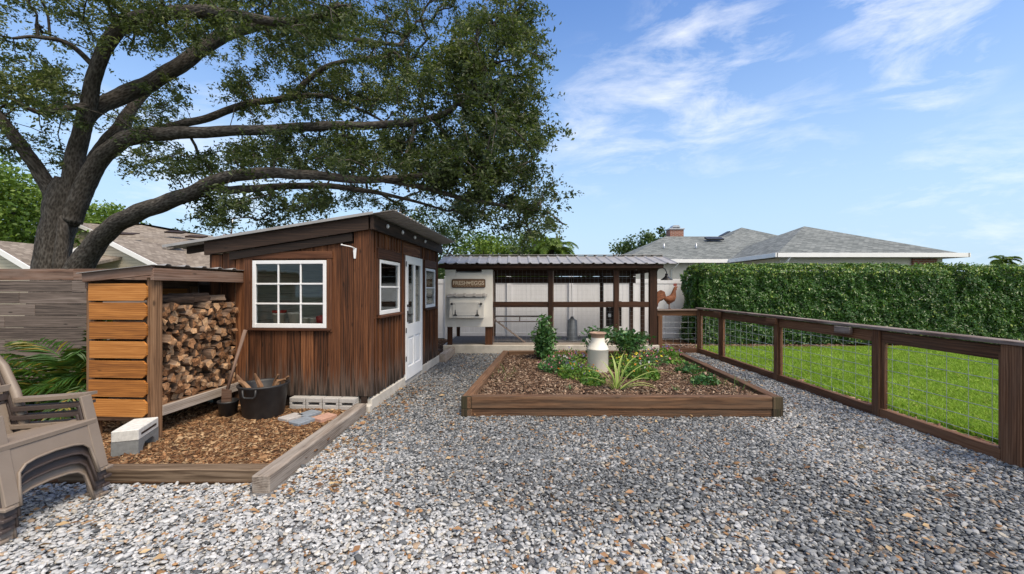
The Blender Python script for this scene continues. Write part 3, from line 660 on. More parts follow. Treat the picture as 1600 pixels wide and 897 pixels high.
mb.bx(FW[0]-.115, FW[1]+.08, -.036, -.006, FW[3]+.022, FW[3]+.115); mb.bx(FW[0]-.05, FW[1]+.06, -.055, -.006, FW[2]-.035, FW[2]-.004)
for Wn in (W1, W2):
    mb.bx(-.01, .042, Wn[0]-.07, Wn[1]+.07, Wn[3]+.015, Wn[3]+.15); mb.bx(-.01, .075, Wn[0]-.06, Wn[1]+.06, Wn[2]-.04, Wn[2]-.005)
    mb.bx(.002, .036, Wn[0]-.075, Wn[0]-.004, Wn[2]-.003, Wn[3]+.012); mb.bx(.002, .036, Wn[1]+.004, Wn[1]+.075, Wn[2]-.003, Wn[3]+.012)
mb.bx(.002, .04, DO[0]-.075, DO[0]-.006, .2, DO[3]+.02); mb.bx(.002, .04, DO[1]+.006, DO[1]+.075, .2, DO[3]+.02)
mb.build('window_trim', M['trimwood'], shed)
# door
dm = MB(); D0, D1 = DO[0], DO[1]; sw_ = .115
dm.bx(.012, .052, D0, D0+sw_, .1, DO[3]); dm.bx(.012, .052, D1-sw_, D1, .1, DO[3]); dm.bx(.013, .051, D0+sw_, D1-sw_, DO[3]-.13, DO[3]); dm.bx(.013, .051, D0+sw_, D1-sw_, .1, .3)
dm.bx(.013, .051, D0+sw_, D1-sw_, .77, .98); mc = (D0+D1)/2; dm.bx(.014, .05, mc-.045, mc+.045, .98, DO[3]-.13); dm.bx(.014, .05, mc-.045, mc+.045, .3, .77)
for a, b in ((D0+sw_, mc-.045), (mc+.045, D1-sw_)): dm.bx(.018, .034, a, b, .3, .77); dm.bx(.03, .044, a+.035, b-.035, .335, .735, bev=.01)
dr = dm.build('door', M['white'], shed)
gl = MB()
for a, b in ((D0+sw_, mc-.045), (mc+.045, D1-sw_)): gl.bx(.03, .034, a, b, .98, DO[3]-.13, bev=.0001)
gl.build('pane', M['glass'], dr)
mb = MB(); mb.bx(.052, .062, D0+.04, D0+.08, 1.02, 1.2, bev=.004); mb.tube([(.06, D0+.06, 1.14), (.1, D0+.06, 1.14), (.105, D0+.08, 1.14), (.105, D0+.17, 1.14)], .009); mb.tube([(.052, D0+.06, 1.28), (.075, D0+.06, 1.28)], .022, n=14)
mb.build('door_handle', M['black'], dr)
mb = MB()
for zz in (.4, .85, 1.9): mb.bx(.05, .057, D0-.008, D0+.02, zz, zz+.08)
mb.build('hinge', M['black'], dr)
# foundation: pale course along the door side, threshold
mb = MB(); mb.bx(-.12, .035, .0, DO[0]+.02, -.05, ZB-.03, bev=.012); mb.bx(-.12, .035, DO[1]-.02, SD+.02, -.05, ZB-.03, bev=.012); mb.bx(-.5, .02, DO[0]+.021, DO[1]-.021, -.05, .085, bev=.01)
mb.bx(-.9, -.0, -.06, .1, -.05, .035, bev=.01)
for yy in (-.02,): mb.bx(-.1, .05, -.1, -.005, -.05, .1, bev=.02)
mb.build('foundation', M['slab'], shed)
mb = MB(); mb.bx(-SW+.02, -.13, .02, .12, -.05, ZB-.02); mb.bx(-SW+.02, -SW+.12, .12, SD, -.05, ZB-.02); mb.bx(-SW+.12, 0, SD-.12, SD-.01, -.05, ZB-.02)
mb.bx(-.1, -.02, -.02, .1, .101, ZB+.02)
mb.build('sill_beam', M['beam'], shed)
# string bulbs under the side beam
mb = MB()
for yy in (.35, .95, 1.55, 2.15): mb.lathe([(.001, 0), (.017, .01), (.022, .03), (.014, .05), (.001, .06)], 10, (.11, yy, 2.36))
mb.build('string_bulb', M['white'], shed)
# foundation blocks with hollow cores, each a thing
def loc2w(p): v = Matrix.Rotation(SA, 4, 'Z') @ Vector(p); return SH+v
blk = None
for k in range(4):
    lab = ['white chalky hollow block under shed wall, nearest the black tub', 'second hollow block from the black tub under the shed wall', 'third hollow block from the black tub under the shed wall', 'hollow block under the shed wall nearest the shed corner'][k]
    cxl = -.88+k*.215
    if blk is None:
        m_ = MB()
        W_, H_ = .205, .145
        m_.bx(-W_/2, W_/2, 0, .19, 0, .0555, bev=.005); m_.bx(-W_/2, W_/2, 0, .19, H_-.055, H_, bev=.005); m_.bx(-W_/2, -W_/2+.032, .001, .189, .056, H_-.056, bev=.004); m_.bx(W_/2-.032, W_/2, .001, .189, .056, H_-.056, bev=.004); m_.bx(-W_/2+.032, W_/2-.032, .12, .18, .046, H_-.046)
        b_ = m_.build('foundation_block', M['conc']); blk = b_
    else:
        b_ = blk.copy(); C.objects.link(b_)
    b_.location = loc2w((cxl, -.115, .035)); b_.rotation_euler = (0, 0, SA); tag(b_, lab, 'concrete block', 'hollow blocks under the shed wall')
# white bracket on the corner board
t = thing('hanging_bracket', 'small white hook bracket screwed high on the shed corner board', 'bracket', loc2w((-.17, -.03, 2.0)), SA)
mb = MB(); mb.prism([(-.012, 0), (.012, .0), (.022, .13), (-.022, .13)], .008, (0, -.006, -.07)); mb.build('plate', M['white'], t)
mb = MB(); mb.tube([(0, -.01, .06), (-.03, -.05, .075), (-.11, -.11, .09)], .007); mb.lathe([(.001, 0), (.014, .003), (.014, .016), (.001, .02)], 12, (-.115, -.115, .083)); mb.build('arm', M['white'], t)
# shed interior: bench, pots, picture, cloth
bench = thing('potting_bench', 'wooden bench inside the shed below the front window', 'bench', loc2w((-1.05, .3, .2)), SA)
mb = MB(); mb.bx(-.95, .9, -.2, .25, .82, .86); mb.build('bench_top', M['tanboard'], bench)
for sx_ in (-.9, .85):
    for sy_ in (-.15, .2): m_ = MB(); m_.bx(sx_-.03, sx_+.03, sy_-.03, sy_+.03, 0, .819); m_.build('leg', M['tanboard'], bench)
def potted(name, lab, lx, ly, r, h, m_, red=False):
    o = MB().lathe([(.001, 0), (r*.72, 0), (r*.95, h*.85), (r, h*.85), (r*1.02, h), (r*.9, h), (r*.85, h*.8), (.001, h*.75)], 20).build(name, m_); o.location = loc2w((lx, ly, 1.061)); tag(o, lab, 'flower pot', 'pots on the bench behind the window'); return o
potted('flower_pot', 'large cream pot with red saucer behind the lower left window panes', -1.36, .26, .085, .16, M['pot'])
potted('flower_pot', 'large cream pot beside the middle of the shed window', -1.15, .28, .09, .17, M['pot'])
potted('flower_pot', 'small cream pot left of the pair behind the middle pane', -.98, .25, .045, .1, M['pot'])
potted('flower_pot', 'small cream pot right of the pair behind the middle pane', -.87, .25, .05, .1, M['pot'])
o = MB().lathe([(.001, 0), (.085, .0), (.09, .035), (.001, .03)], 20).build('saucer', M['red']); o.location = loc2w((-1.36, .26, 1.222)); tag(o, 'red saucer resting upside down on the cream pot', 'saucer')
v, f = ico(3); v = v*(1+.25*rng.normal(size=(len(v), 1))*.5); o = npmesh('folded_cloth', v*np.array([.15, .09, .075]), f, M['red'], smooth=True); o.location = loc2w((-.66, .25, 1.13)); tag(o, 'crumpled red cloth on the bench behind the right window pane', 'cloth')
pic = thing('picture_frame', 'landscape print in dark frame on the inner shed wall', 'picture', loc2w((-1.25, SD-.06, 1.62)), SA)
mb = MB(); mb.bx(-.55, .55, -.03, 0, .3, .36); mb.bx(-.55, .55, -.03, 0, -.36, -.3); mb.bx(-.61, -.55, -.03, 0, -.36, .36); mb.bx(.55, .61, -.03, 0, -.36, .36); mb.build('frame', M['black'], pic)
mb = MB(); mb.bx(-.55, .55, -.012, -.004, -.3, .3, bev=.0005); mb.build('mat_board', M['greypaver'], pic); mb = MB(); mb.bx(-.42, .42, -.016, -.0125, -.18, .18, bev=.0005); mb.build('print', M['print'], pic)

# ================================================================== FIREWOOD RACK
RK = Vector((-3.63, 4.21, 0)); rack = thing('firewood_rack', 'open firewood shelter with amber slat side and metal roof', 'firewood rack', RK, SA)
RD = 1.2
for k, (pxx, pyy) in enumerate([(0, 0), (0, RD), (-.66, 0), (-.66, RD)]):
    m_ = MB(); m_.bx(pxx-.055, pxx+.035, pyy-.02, pyy+.07, 0, 1.66-.08*(pxx < -.1), bev=.006); m_.build('post', M['postwood'], rack)
zt = 1.603
for k in range(7):
    z1 = zt-k*.195; z0 = z1-.172; x0, x1 = -.655+random.uniform(-.008, .008), -.035+random.uniform(-.006, .006); c = .036; z0 += random.uniform(-.003, .003)
    m_ = MB(); m_.prism([(x0, z0), (x1-c, z0), (x1, z0+c), (x1, z1-c), (x1-c, z1), (x0, z1)], .02, (0, -.034, 0)); m_.build('slat', M['orange'], rack)
for k in range(7):
    z1 = zt-.02-k*.195
    m_ = MB(); m_.bx(-.72, -.702, -.0, RD+.05, z1-.17, z1, bev=.004); m_.build('slat', M['orange'], rack)
mb = MB()
for k in range(9): mb.bx(-.62, -.05, RD+.072, RD+.09, .25+k*.15, .25+k*.15+.145)
mb.build('end_boards', M['beam'], rack)
m_ = MB(); m_.beam((-.7, -.055, 1.665), (.06, -.055, 1.735), .035, .1); m_.build('fascia', M['fascia'], rack)
m_ = MB(); m_.beam((.055, -.072, 1.695), (.055, RD+.12, 1.69), .035, .125); m_.build('fascia', M['fascia'], rack)
m_ = MB(); m_.bx(-.71, -.675, -.035, RD+.12, 1.55, 1.65); m_.build('fascia', M['fascia'], rack)
vs_, fs_ = ribbed(-.73, .085, lambda x: 1.775+(x)*.1, -.1, RD+.14, .23, .018, .005)
mb = MB(); mb._add(vs_, fs_); mb.build('roof', M['roofmetal'], rack)
mb = MB(); mb.bx(.0, .035, .071, RD-.021, .24, .345, bev=.005); mb.build('front_rail', M['greytimber'], rack)
mb = MB(); mb.bx(-.66, -.001, -.01, RD+.06, .3, .343); mb.bx(-.66, -.03, .0, .04, .2, .3); mb.build('rack_floor', M['postwood'], rack)
# logs: individuals
m_end = wood('split_wood_face', (.2, .09, .04), (.42, .23, .12), (.62, .42, .25), bump=.8)
def logmat(name, kind):
    m, N, L, B = mat(name); g = attr(N, 'bc').outputs['Vector']; oi = N.new('ShaderNodeObjectInfo')
    vadd = node(N, L, 'ShaderNodeVectorMath', i0=g, _operation='ADD'); cb = N.new('ShaderNodeCombineXYZ'); L.new(mth(N, L, 'MULTIPLY', oi.outputs['Random'], 17), cb.inputs[0]); L.new(mth(N, L, 'MULTIPLY', oi.outputs['Random'], 41), cb.inputs[1]); L.new(cb.outputs[0], vadd.inputs[1])
    if kind == 'end':
        n = node(N, L, 'ShaderNodeTexNoise', Vector=vadd.outputs[0], Scale=38, Detail=7, Roughness=.75)
        f = mth(N, L, 'ADD', mth(N, L, 'MULTIPLY', n.outputs['Fac'], .8), mth(N, L, 'MULTIPLY', oi.outputs['Random'], .4))
        col = ramp(N, L, f, [(.36, (.07, .036, .02)), (.5, (.22, .11, .055)), (.66, (.42, .23, .12)), (.9, (.66, .46, .28))])
    else:
        mp = node(N, L, 'ShaderNodeMapping', Vector=vadd.outputs[0], Scale=(6, 40, 40)); n = node(N, L, 'ShaderNodeTexNoise', Vector=mp.outputs[0], Scale=1, Detail=8, Roughness=.7)
        f = mth(N, L, 'ADD', mth(N, L, 'MULTIPLY', n.outputs['Fac'], .8), mth(N, L, 'MULTIPLY', oi.outputs['Random'], .25))
        col = ramp(N, L, f, [(.35, (.05, .035, .028)), (.55, (.19, .125, .09)), (.8, (.4, .3, .22))])
    L.new(col, B.inputs['Base Color']); B.inputs['Roughness'].default_value = .95; B.inputs['Specular IOR Level'].default_value = .1
    L.new(node(N, L, 'ShaderNodeBump', Strength=1, Distance=.012, Height=n.outputs['Fac']).outputs[0], B.inputs['Normal']); return m
M['logend'] = logmat('log_end', 'end'); M['logside'] = logmat('log_side', 'side')
logmeshes = []
for k in range(14):
    nn = random.choice([3, 4, 5, 5, 6, 7]); ang0 = random.uniform(0, 6); poly = []
    for i in range(nn):
        a = ang0+2*math.pi*i/nn+random.uniform(-.3, .3); r = random.uniform(.034, .07); poly.append((math.cos(a)*r*1.1, math.sin(a)*r*.9))
    m_ = MB(); L_ = .42; segs = 5; vs = []; tw = random.uniform(-.2, .2)
    for i in range(segs+1):
        xx = -L_+L_*i/segs
        for p in poly:
            c_, s_ = math.cos(tw*i/segs), math.sin(tw*i/segs); j = 1+random.uniform(-.07, .07); end = random.uniform(-.012, .012) if i in (0, segs) else 0
            vs.append((xx+end, (p[0]*c_-p[1]*s_)*j, (p[0]*s_+p[1]*c_)*j))
    cen = len(vs); vs.append((random.uniform(-.01, .02), 0, 0))
    side = [[i*nn+k2, i*nn+(k2+1) % nn, (i+1)*nn+(k2+1) % nn, (i+1)*nn+k2] for i in range(segs) for k2 in range(nn)]
    m_._add(vs, side+[list(range(nn))[::-1]], None, None, 0)
    m_.f += [[segs*nn+k2, segs*nn+(k2+1) % nn, cen] for k2 in range(nn)]; m_.mi += [1]*nn; m_.sm += [False]*nn
    ob = m_.build('firewood_log', [M['logside'], M['logend']]); logmeshes.append(ob.data); bpy.data.objects.remove(ob)
row = 0; z = .392; first = True
while z < 1.41:
    yy = .075+(.042 if row % 2 else 0)
    topz = 1.36-.03*math.sin(row)
    while yy < RD-.04:
        if z < 1.33 or random.random() < .85:
            o = bpy.data.objects.new('firewood_log', random.choice(logmeshes)); C.objects.link(o)
            lp = Vector((-.03+random.uniform(-.07, .06), yy+random.uniform(-.012, .012), z+random.uniform(-.012, .012)))
            o.location = RK+(Matrix.Rotation(SA, 4, 'Z') @ lp); sc_ = random.uniform(.72, 1.0)
            o.rotation_euler = Euler((random.uniform(0, 6.28), random.uniform(-.12, .12), SA+random.uniform(-.2, .2))); o.scale = (1, sc_, sc_)
            tag(o, 'split firewood log in the packed stack under the rack roof', 'firewood log', 'split logs stacked in the open rack')
        yy += random.uniform(.068, .086)
    z += .068; row += 1
for k, (yy, zz) in enumerate([(.35, 1.435), (.75, 1.44), (1.0, 1.43)]):
    o = bpy.data.objects.new('firewood_log', logmeshes[k+3]); C.objects.link(o); o.location = RK+(Matrix.Rotation(SA, 4, 'Z') @ Vector((-.05, yy, zz))); o.rotation_euler = (1.2, 0, SA+1.3); o.scale = (1, .8, .8)
    if k == 0: o.location += Vector((0, .2, 0))
    tag(o, ['long pale log lying lengthwise on the stack, nearest the front post', 'middle log lying lengthwise on top of the stack', 'log lying lengthwise on top of the stack, nearest the shed'][k], 'firewood log', 'split logs stacked in the open rack')

# cinder blocks in front of the rack
t = thing('cinder_block', 'pale slotted concrete block laid on the darker grey block', 'concrete block', (-3.5, 3.76, .166), R(20))
mb = MB(); mb.bx(-.1, .1, 0, .4, .0, .1, bev=.006); b0 = mb.build('block_body', M['cinder'], t)
mb = MB(); mb.bx(.0995, .102, .05, .35, .035, .055, bev=.0005); mb.build('slot', M['beam'], t)
t = thing('cinder_block', 'dark grey channel block standing on the mulch under the pale one', 'concrete block', (-3.5, 3.76, .031), R(20))
mb = MB(); mb.prism([(0, 0.0), (.07, 0), (.09, .06), (.13, .085), (.27, .085), (.31, .06), (.33, 0), (.4, 0), (.4, .133), (0, .133)], .2, (0, 0, 0), ax=('y', 'z')); mb.build('channel_body', M['cinderdark'], t)

# pavers
for px, py, m_, lab, rr in [(455, 651, 'greypaver', 'pale grey paver in the mulch nearest the black tub', .5), (483, 646, 'bluegrey', 'blue grey paver nearest the shed foundation blocks', .45), (472, 657, 'bluegrey', 'blue grey paver in front, between pale grey and pink ones', .5), (507, 651, 'pink', 'pinkish terracotta paver in the mulch by the grey timber', .55)]:
    p = G(px, py, .07); mb = MB(); mb.bx(-.085, .085, -.11, .11, 0, .05, bev=.006); o = mb.build('paver', M[m_]); o.location = (p.x, p.y, .03); o.rotation_euler = (0, 0, -rr*.9); tag(o, lab, 'paver', 'pavers lying in the mulch')

# tub, small pot, spade
tub = thing('rubber_tub', 'large black rubber tub with loop handles, holding kindling', 'tub', (-2.97, 4.98, .03))
mb = MB(); mb.lathe([(.001, 0), (.2, 0), (.215, .02), (.262, .36), (.275, .37), (.278, .39), (.262, .395), (.25, .37), (.205, .05), (.001, .05)], 40); mb.build('bucket', M['tub'], tub)
for sg in (-1, 1):
    m_ = MB(); a0 = -math.pi/2 if sg < 0 else math.pi/2
    pts = []
    for u, zz in ((-.075, .37), (-.07, .3), (-.05, .28), (.05, .28), (.07, .3), (.075, .37)):
        pts.append((u, sg*.283, zz))
    m_.tube(pts, .012, n=8); m_.build('handle', M['tub'], tub)
for k, (dx, dy, ang, ln) in enumerate([(-.17, -.05, -.5, .26), (-.1, -.09, -.75, .22), (-.05, .02, -.3, .24), (.1, -.06, .8, .26), (.15, .02, .6, .24), (.05, .08, .35, .22)]):
    m_ = MB(); m_.tube([(0, 0, 0), (math.sin(ang)*ln*.3+.01, .01, ln*.3), (math.sin(ang)*ln*.6-.01, .015, ln*.6), (math.sin(ang)*ln, 0, ln*math.cos(ang))], [.03, .028, .024, .012], n=5, jit=.7, smooth=False); o = m_.build('kindling_stick', M['postwood']); o.location = (-2.97+dx, 4.98+dy, .30); tag(o, ['split stick leaning left over the rim of the black tub', 'short split stick lying lowest at left in the tub', 'split stick in the middle of the black tub', 'pale split stick leaning right in the front of the tub', 'bent pale stick highest at right in the tub', 'stick at the back of the black tub by the wall'][k], 'stick', 'kindling in the black tub')
o = MB().lathe([(.001, 0), (.085, 0), (.105, .17), (.112, .175), (.112, .195), (.1, .195), (.09, .03), (.001, .03)], 28).build('small_pot', M['tub']); o.location = (-3.37, 4.94, .03); tag(o, 'small black plastic pot beside the large tub', 'flower pot')
sp = thing('spade', 'wooden handled spade leaning on the rack with blade in the small pot', 'spade', (-3.37, 4.92, .06))
mb = MB(); mb.tube([(0, .0, .28), (.03, .1, .6), (.075, .22, .98)], [.02, .017, .022], n=10); mb.build('handle', M['fascia'], sp)
mb = MB(); mb.prism([(-.06, 0), (.06, 0), (.055, .28), (-.05, .3)], .02, (.0, -.01, .01)); mb.build('blade', M['fascia'], sp)

# timber edging
def timber(name, a, b, wd, h, m_, lab, z0=-.02, group=None):
    mb = MB(); mb.beam((a[0], a[1], z0+h/2), (b[0], b[1], z0+h/2), wd, h, bev=.008); o = mb.build(name, m_); tag(o, lab, 'timber', group); return o
timber('border_timber', (-1.915, 3.165), (-1.875, 5.17), .14, .145, M['greytimber'], 'pale grey timber edging the mulch, running back to the shed corner', group='timbers edging the mulch')
timber('border_timber', (-3.62, 3.37), (-1.995, 3.37), .12, .13, M['browntimber'], 'brown timber along the front of the mulch, beside the chairs', group='timbers edging the mulch')
timber('border_timber', (-1.47, 8.78), (-1.42, 9.86), .14, .19, M['greytimber'], 'grey timber between the shed foundation and the coop slab', group='timbers edging the mulch')

# ================================================================== GREY WOOD FENCE at left
fen = thing('board_fence', 'weathered grey horizontal board fence behind the palm', 'fence', (-5.5, 5.6, 0))
for k in range(11):
    z1 = 1.815-k*.158; m_ = MB(); x = -2.6-random.uniform(0, 1)
    while x < 1.5:
        x1 = min(x+random.choice([1.8, 2.4]), 1.53); m_.bx(x, x1-.003, -.01+random.uniform(-.004, .004), .012, z1-.152+random.uniform(-.002, .002), z1, bev=.003); x = x1
    m_.build('board', M['greywood'] if k else M['fascia'], fen)
for xx in (-2.3, -.5, 1.3): m_ = MB(); m_.bx(xx-.045, xx+.045, .014, .1, 0, 1.8); m_.build('post', M['greywood'], fen)

# ================================================================== PLANTER BED
pb = thing('raised_bed', 'rectangular raised garden bed of stacked brown timbers', 'raised bed', (0, 0, 0))
TW = .115
def wall_beams(a, b, ext0, ext1, inward):
    a, b = Vector(a), Vector(b); d = (b-a).normalized(); nrm = Vector((-d.y, d.x, 0))*inward
    a2 = a+d*ext0+nrm*TW/2; b2 = b-d*ext1+nrm*TW/2
    for k, (z0, z1) in enumerate(((-.03, .098), (.102, .25))):
        m_ = MB(); off = nrm*(.012 if k == 0 else 0); m_.beam(a2+off+Vector((0, 0, (z0+z1)/2)), b2+off+Vector((0, 0, (z0+z1)/2)), TW, z1-z0, bev=.008); m_.build('timber', M['timber'], pb)
wall_beams(PL['fl'], PL['fr'], TW+.0, TW+.0, 1)
wall_beams(PL['fl'], PL['bl'], 0, 0, -1)
wall_beams(PL['fr'], PL['br'], 0, 0, 1)
wall_beams(PL['bl'], PL['br'], TW, TW, -1)
for kk in ('fl', 'fr'):
    sgn = 1 if kk == 'fl' else -1
    for z0, z1 in ((-.03, .1), (.1, .25)):
        m_ = MB(); m_.bx(PL[kk].x+(0 if sgn > 0 else -TW)-.004, PL[kk].x+(TW if sgn > 0 else 0)+.004, PL[kk].y-.008, PL[kk].y+.02, z0+.003, z1+.003, bev=.005); m_.build('end_grain', M['timberdark'], pb)
sheet('soil', [tuple(pln(a, b)[:2]) for a, b in ((.02, .02), (.98, .02), (.98, .98), (.02, .98))], SOIL-.012, groundmat('soil_base', (.03, .018, .012), (.09, .055, .038), 70))

# ================================================================== CHICKEN COOP
coop = thing('chicken_coop', 'dark brown framed chicken run with metal roof and cream nest box', 'chicken coop', (0, 9.93, 0))
CD = 1.8; X0, X1 = -1.59, 3.47
mb = MB(); mb.bx(X0-.05, X1+.03, -.06, CD+.08, -.05, .205, bev=.01); mb.build('slab', M['slab'], coop)
def cpart(nm, *a, m_='coopwood', **k): q = MB(); q.bx(*a, **k); return q.build(nm, M[m_], coop)
ph = 2.0
cpart('floor', X0+.02, X1-.02, .12, CD, .206, .216, m_='litter')
for xa, xb in ((-1.545, -1.43), (-.64, -.47)): cpart('post', xa, xb, .0, .09, .205, .64, m_='postwood' if False else 'trimwood')
for xa, xb in ((.865, .975), (2.44, 2.55), (3.29, 3.47)): cpart('post', xa, xb, .0, .11, .206, ph)
for xa in (-1.55, -.55, 2.47, 3.3): cpart('post', xa, xa+.09, CD-.1, CD-.01, .206, ph-.02)
cpart('header', X0-.02, X1+.02, -.03, .08, 2.0, 2.13); cpart('header', X0, X1, CD-.08, CD, 1.9, 2.13); cpart('header', X0, X1, CD-.07, CD-.02, 1.7, 1.885)
cpart('rail', -.455, .862, .02, .07, 1.105, 1.235); cpart('rail', .978, 2.437, .02, .07, 1.105, 1.235); cpart('rail', 2.553, 3.287, .02, .07, 1.105, 1.235)
cpart('rail', X1-.1, X1-.03, .115, CD-.105, 1.105, 1.2); cpart('rail', X1-.12, X1-.02, .112, CD-.1, 1.95, 2.05)
cpart('post', X1-.12, X1-.03, .85, .94, .206, 1.95)
cpart('bottom_rail', -.455, 3.285, .03, .08, .207, .25, m_='greytimber')
for sx_ in (-.46, .975, 2.55):   # pale inner frame strips
    cpart('frame_strip', sx_, sx_+.03, .075, .1, .26, 1.98, m_='capwood')
# rafters & roof (low gable, ridge along x)
YR, ZE, ZR = .87, 2.135, 2.39
for k in range(9):
    xx = X0+.02+k*(X1-X0-.08)/8
    q = MB(); q.beam((xx, -.12, ZE-.03), (xx, YR, ZR-.06), .045, .09); q.beam((xx, YR, ZR-.06), (xx, CD+.1, ZE-.03), .045, .09); q.build('rafter', M['coopwood'], coop)
for side in (0, 1):
    # ribs run up the slope: build with ribbed() then swap axes
    ya, yb = (-.18, YR) if side == 0 else (YR+.002, CD+.2)
    zf = (lambda s: ZE+(s+.18)*(ZR-ZE)/(YR+.18)) if side == 0 else (lambda s: ZR-(s-YR)*(ZR-ZE)/(CD+.2-YR))
    vs_, fs_ = ribbed(ya, yb, zf, X0-.17, X1+.42, .248, .024, .005)
    q = MB(); q._add([(v[1], v[0], v[2]) for v in vs_], [f[::-1] for f in fs_]); q.build('roof', M['roofmetal'], coop)
q = MB(); q.beam((X0-.17, YR, ZR+.03), (X1+.42, YR, ZR+.03), .2, .012); q.build('ridge_cap', M['roofmetal'], coop)
cpart('fascia', X0-.15, X1+.1, -.14, -.11, 2.03, 2.125)
# nest box
q = MB()
nb0, nb1 = -1.59, -.46
q.bx(nb0, -1.34, -.04, -.02, .64, 2.0); q.bx(-.72, nb1, -.04, -.02, .64, 2.0); q.bx(-1.339, -.721, -.04, -.02, .64, 1.93)
q.bx(nb0, nb0+.02, -.018, .9, .64, 2.0); q.bx(nb1-.02, nb1, -.018, .9, .64, 2.0); q.bx(nb0+.021, nb1-.021, .88, .9, .64, 2.0); q.bx(nb0+.021, nb1-.021, -.018, .879, .64, .67)
nb = q.build('nest_box_wall', M['coopwhite'], coop)
hat = MB(); hx0, hx1 = -1.46, -.66; hat.bx(hx0, hx1, -.235, -.041, .865, 1.335, bev=.004); ht = hat.build('egg_hatch', M['coopwhite'], coop)
hat = MB(); hat.bx(hx0+.08, hx1-.09, -.25, -.2351, .93, 1.25, bev=.003); hat.build('hatch_door', M['coopwhite'], ht)
hat = MB(); a0, a1, z0, z1 = hx0+.08, hx1-.09, .93, 1.25
for (b0_, b1_, c0, c1) in ((a0+.06, a1-.06, z1-.056, z1-.051), (a0+.06, a1-.06, z0+.05, z0+.055), (a0+.055, a0+.06, z0+.05, z1-.05), (a1-.06, a1-.055, z0+.05, z1-.05), (a0+.055, a0+.0555, z0+.05, z1-.05)): hat.bx(b0_, b1_, -.2525, -.2502, c0, c1, bev=.0005)
hat.build('panel_groove', M['conc'], ht)
hd = MB()
for xx in (a0+.06, a1-.06):
    hd.prism([(-.045, -.03), (.045, -.03), (.04, 0), (.015, .005), (.006, .11), (-.006, .11), (-.015, .005), (-.04, 0)], .006, (xx, -.254, .945))
for xx, s_ in ((a0-.02, 1), (a1+.03, -1)):
    hd.lathe([(.001, 0), (.03, .0), (.03, .01), (.001, .012)], 14, (xx, -.258, 1.19)); hd.bx(min(xx, xx+s_*.07), max(xx, xx+s_*.07), -.257, -.251, 1.19, 1.2, bev=.001)
    hd.lathe([(.001, -.028), (.022, -.02), (.03, 0), (.022, .02), (.001, .028)], 12, (xx, -.262, 1.196))
hd.build('hinge', M['black'], ht)
vs_, fs_ = ribbed(-.26, -.035, lambda s: 1.355+(s+.26)*.3, -1.53, -.58, .23, .015, .004)
q = MB(); q._add([(v[1], v[0], v[2]) for v in vs_], [f[::-1] for f in fs_]); q.build('hatch_roof', M['roofmetal'], coop)
# wire mesh of the run
q = MB()
for (a, b) in ((-.45, .86), (.98, 2.435), (2.555, 3.285)):
    xx = a
    while xx < b: q.tube([(xx, .085, .25), (xx, .085, 1.99)], .0011, n=3, caps=False); xx += .1
    zz = .3
    while zz < 2: q.tube([(a, .086, zz), (b, .086, zz)], .0011, n=3, caps=False); zz += .1
q.build('wire_mesh', M['galv'], coop)
# door-like board panel at the back with two white tags, horizontal wire
q = MB()
for k in range(4): q.bx(2.62+k*.11, 2.62+k*.11+.105, CD-.14, CD-.115, .5, 1.2)
q.build('back_panel', M['beam'], coop)
q = MB(); q.bx(2.68, 2.76, CD-.15, CD-.142, 1.02, 1.1); q.bx(2.68, 2.76, CD-.15, CD-.142, .76, .85); q.build('panel_tag', M['white'], coop)
# ramp and perch
q = MB(); a = P(772, 499, 10.3)-coop.location; b = P(823, 537, 10.3)-coop.location; q.beam(a, b, .2, .022)
for k in range(9): p = a.lerp(b, (k+.5)/9); q.box(p+Vector((0, 0, .02)), (.02, .2, .015))
q.build('ramp', M['capwood'], coop)
q = MB(); q.beam((-.44, .9, .83), (.86, .9, .83), .05, .04); q.beam((-.44, .8, .7), (.86, .8, .7), .03, .025); q.beam((.2, .85, .7), (.2, .85, .83), .03, .03, up=(1, 0, 0)); q.build('perch', M['capwood'], coop)
# sign
sg = thing('egg_sign', 'brown wooden plaque reading FRESH EGGS with a heart above the egg hatch', 'sign', (-1.03, 9.93-.045, 1.675))
def rrect(w_, h_, r, n=5):
    return [(sx_*(w_-r)+r*math.cos(a), sy_*(h_-r)+r*math.sin(a)) for sx_, sy_, a0 in ((1, 1, 0), (-1, 1, 90), (-1, -1, 180), (1, -1, 270)) for a in [R(a0+90*i/n) for i in range(n+1)]]
signm = plain('sign_board', (.19, .11, .06), .7, noise=.3, nscale=12); signe = plain('sign_edge', (.07, .04, .025), .7)
q = MB(); q.prism(rrect(.4, .105, .04), .02, (0, 0, 0)); q.build('board', signe, sg); q = MB(); q.prism(rrect(.385, .09, .035), .008, (0, -.013, 0)); q.build('face', signm, sg)
letm = plain('letter_paint', (.6, .5, .38), .6)
def text(s, size, x, z, par, m_, ext=.003, y=-.018):
    cu = bpy.data.curves.new('lettering', 'FONT'); cu.body = s; cu.size = size; cu.extrude = ext; cu.align_x = 'CENTER'; cu.offset = .003; cu.materials.append(m_)
    t_ = bpy.data.objects.new('lettering', cu); C.objects.link(t_); bpy.context.view_layer.update()
    me = bpy.data.meshes.new_from_object(t_.evaluated_get(bpy.context.evaluated_depsgraph_get())); bpy.data.objects.remove(t_); bpy.data.curves.remove(cu)
    o = bpy.data.objects.new('lettering', me); C.objects.link(o); o.parent = par; o.location = (x, y, z); o.rotation_euler = (R(90), 0, 0); return o
text('FRESH', .128, -.2, -.035, sg, letm); text('EGGS', .128, .215, -.035, sg, letm)
hp = []
for i in range(24):
    a = 2*math.pi*i/24; hp.append((.0027*16*math.sin(a)**3, .0027*(13*math.cos(a)-5*math.cos(2*a)-2*math.cos(3*a)-math.cos(4*a))))
q = MB(); q.prism(hp, .006, (.012, -.019, .01)); q.build('heart', letm, sg)
q = MB()
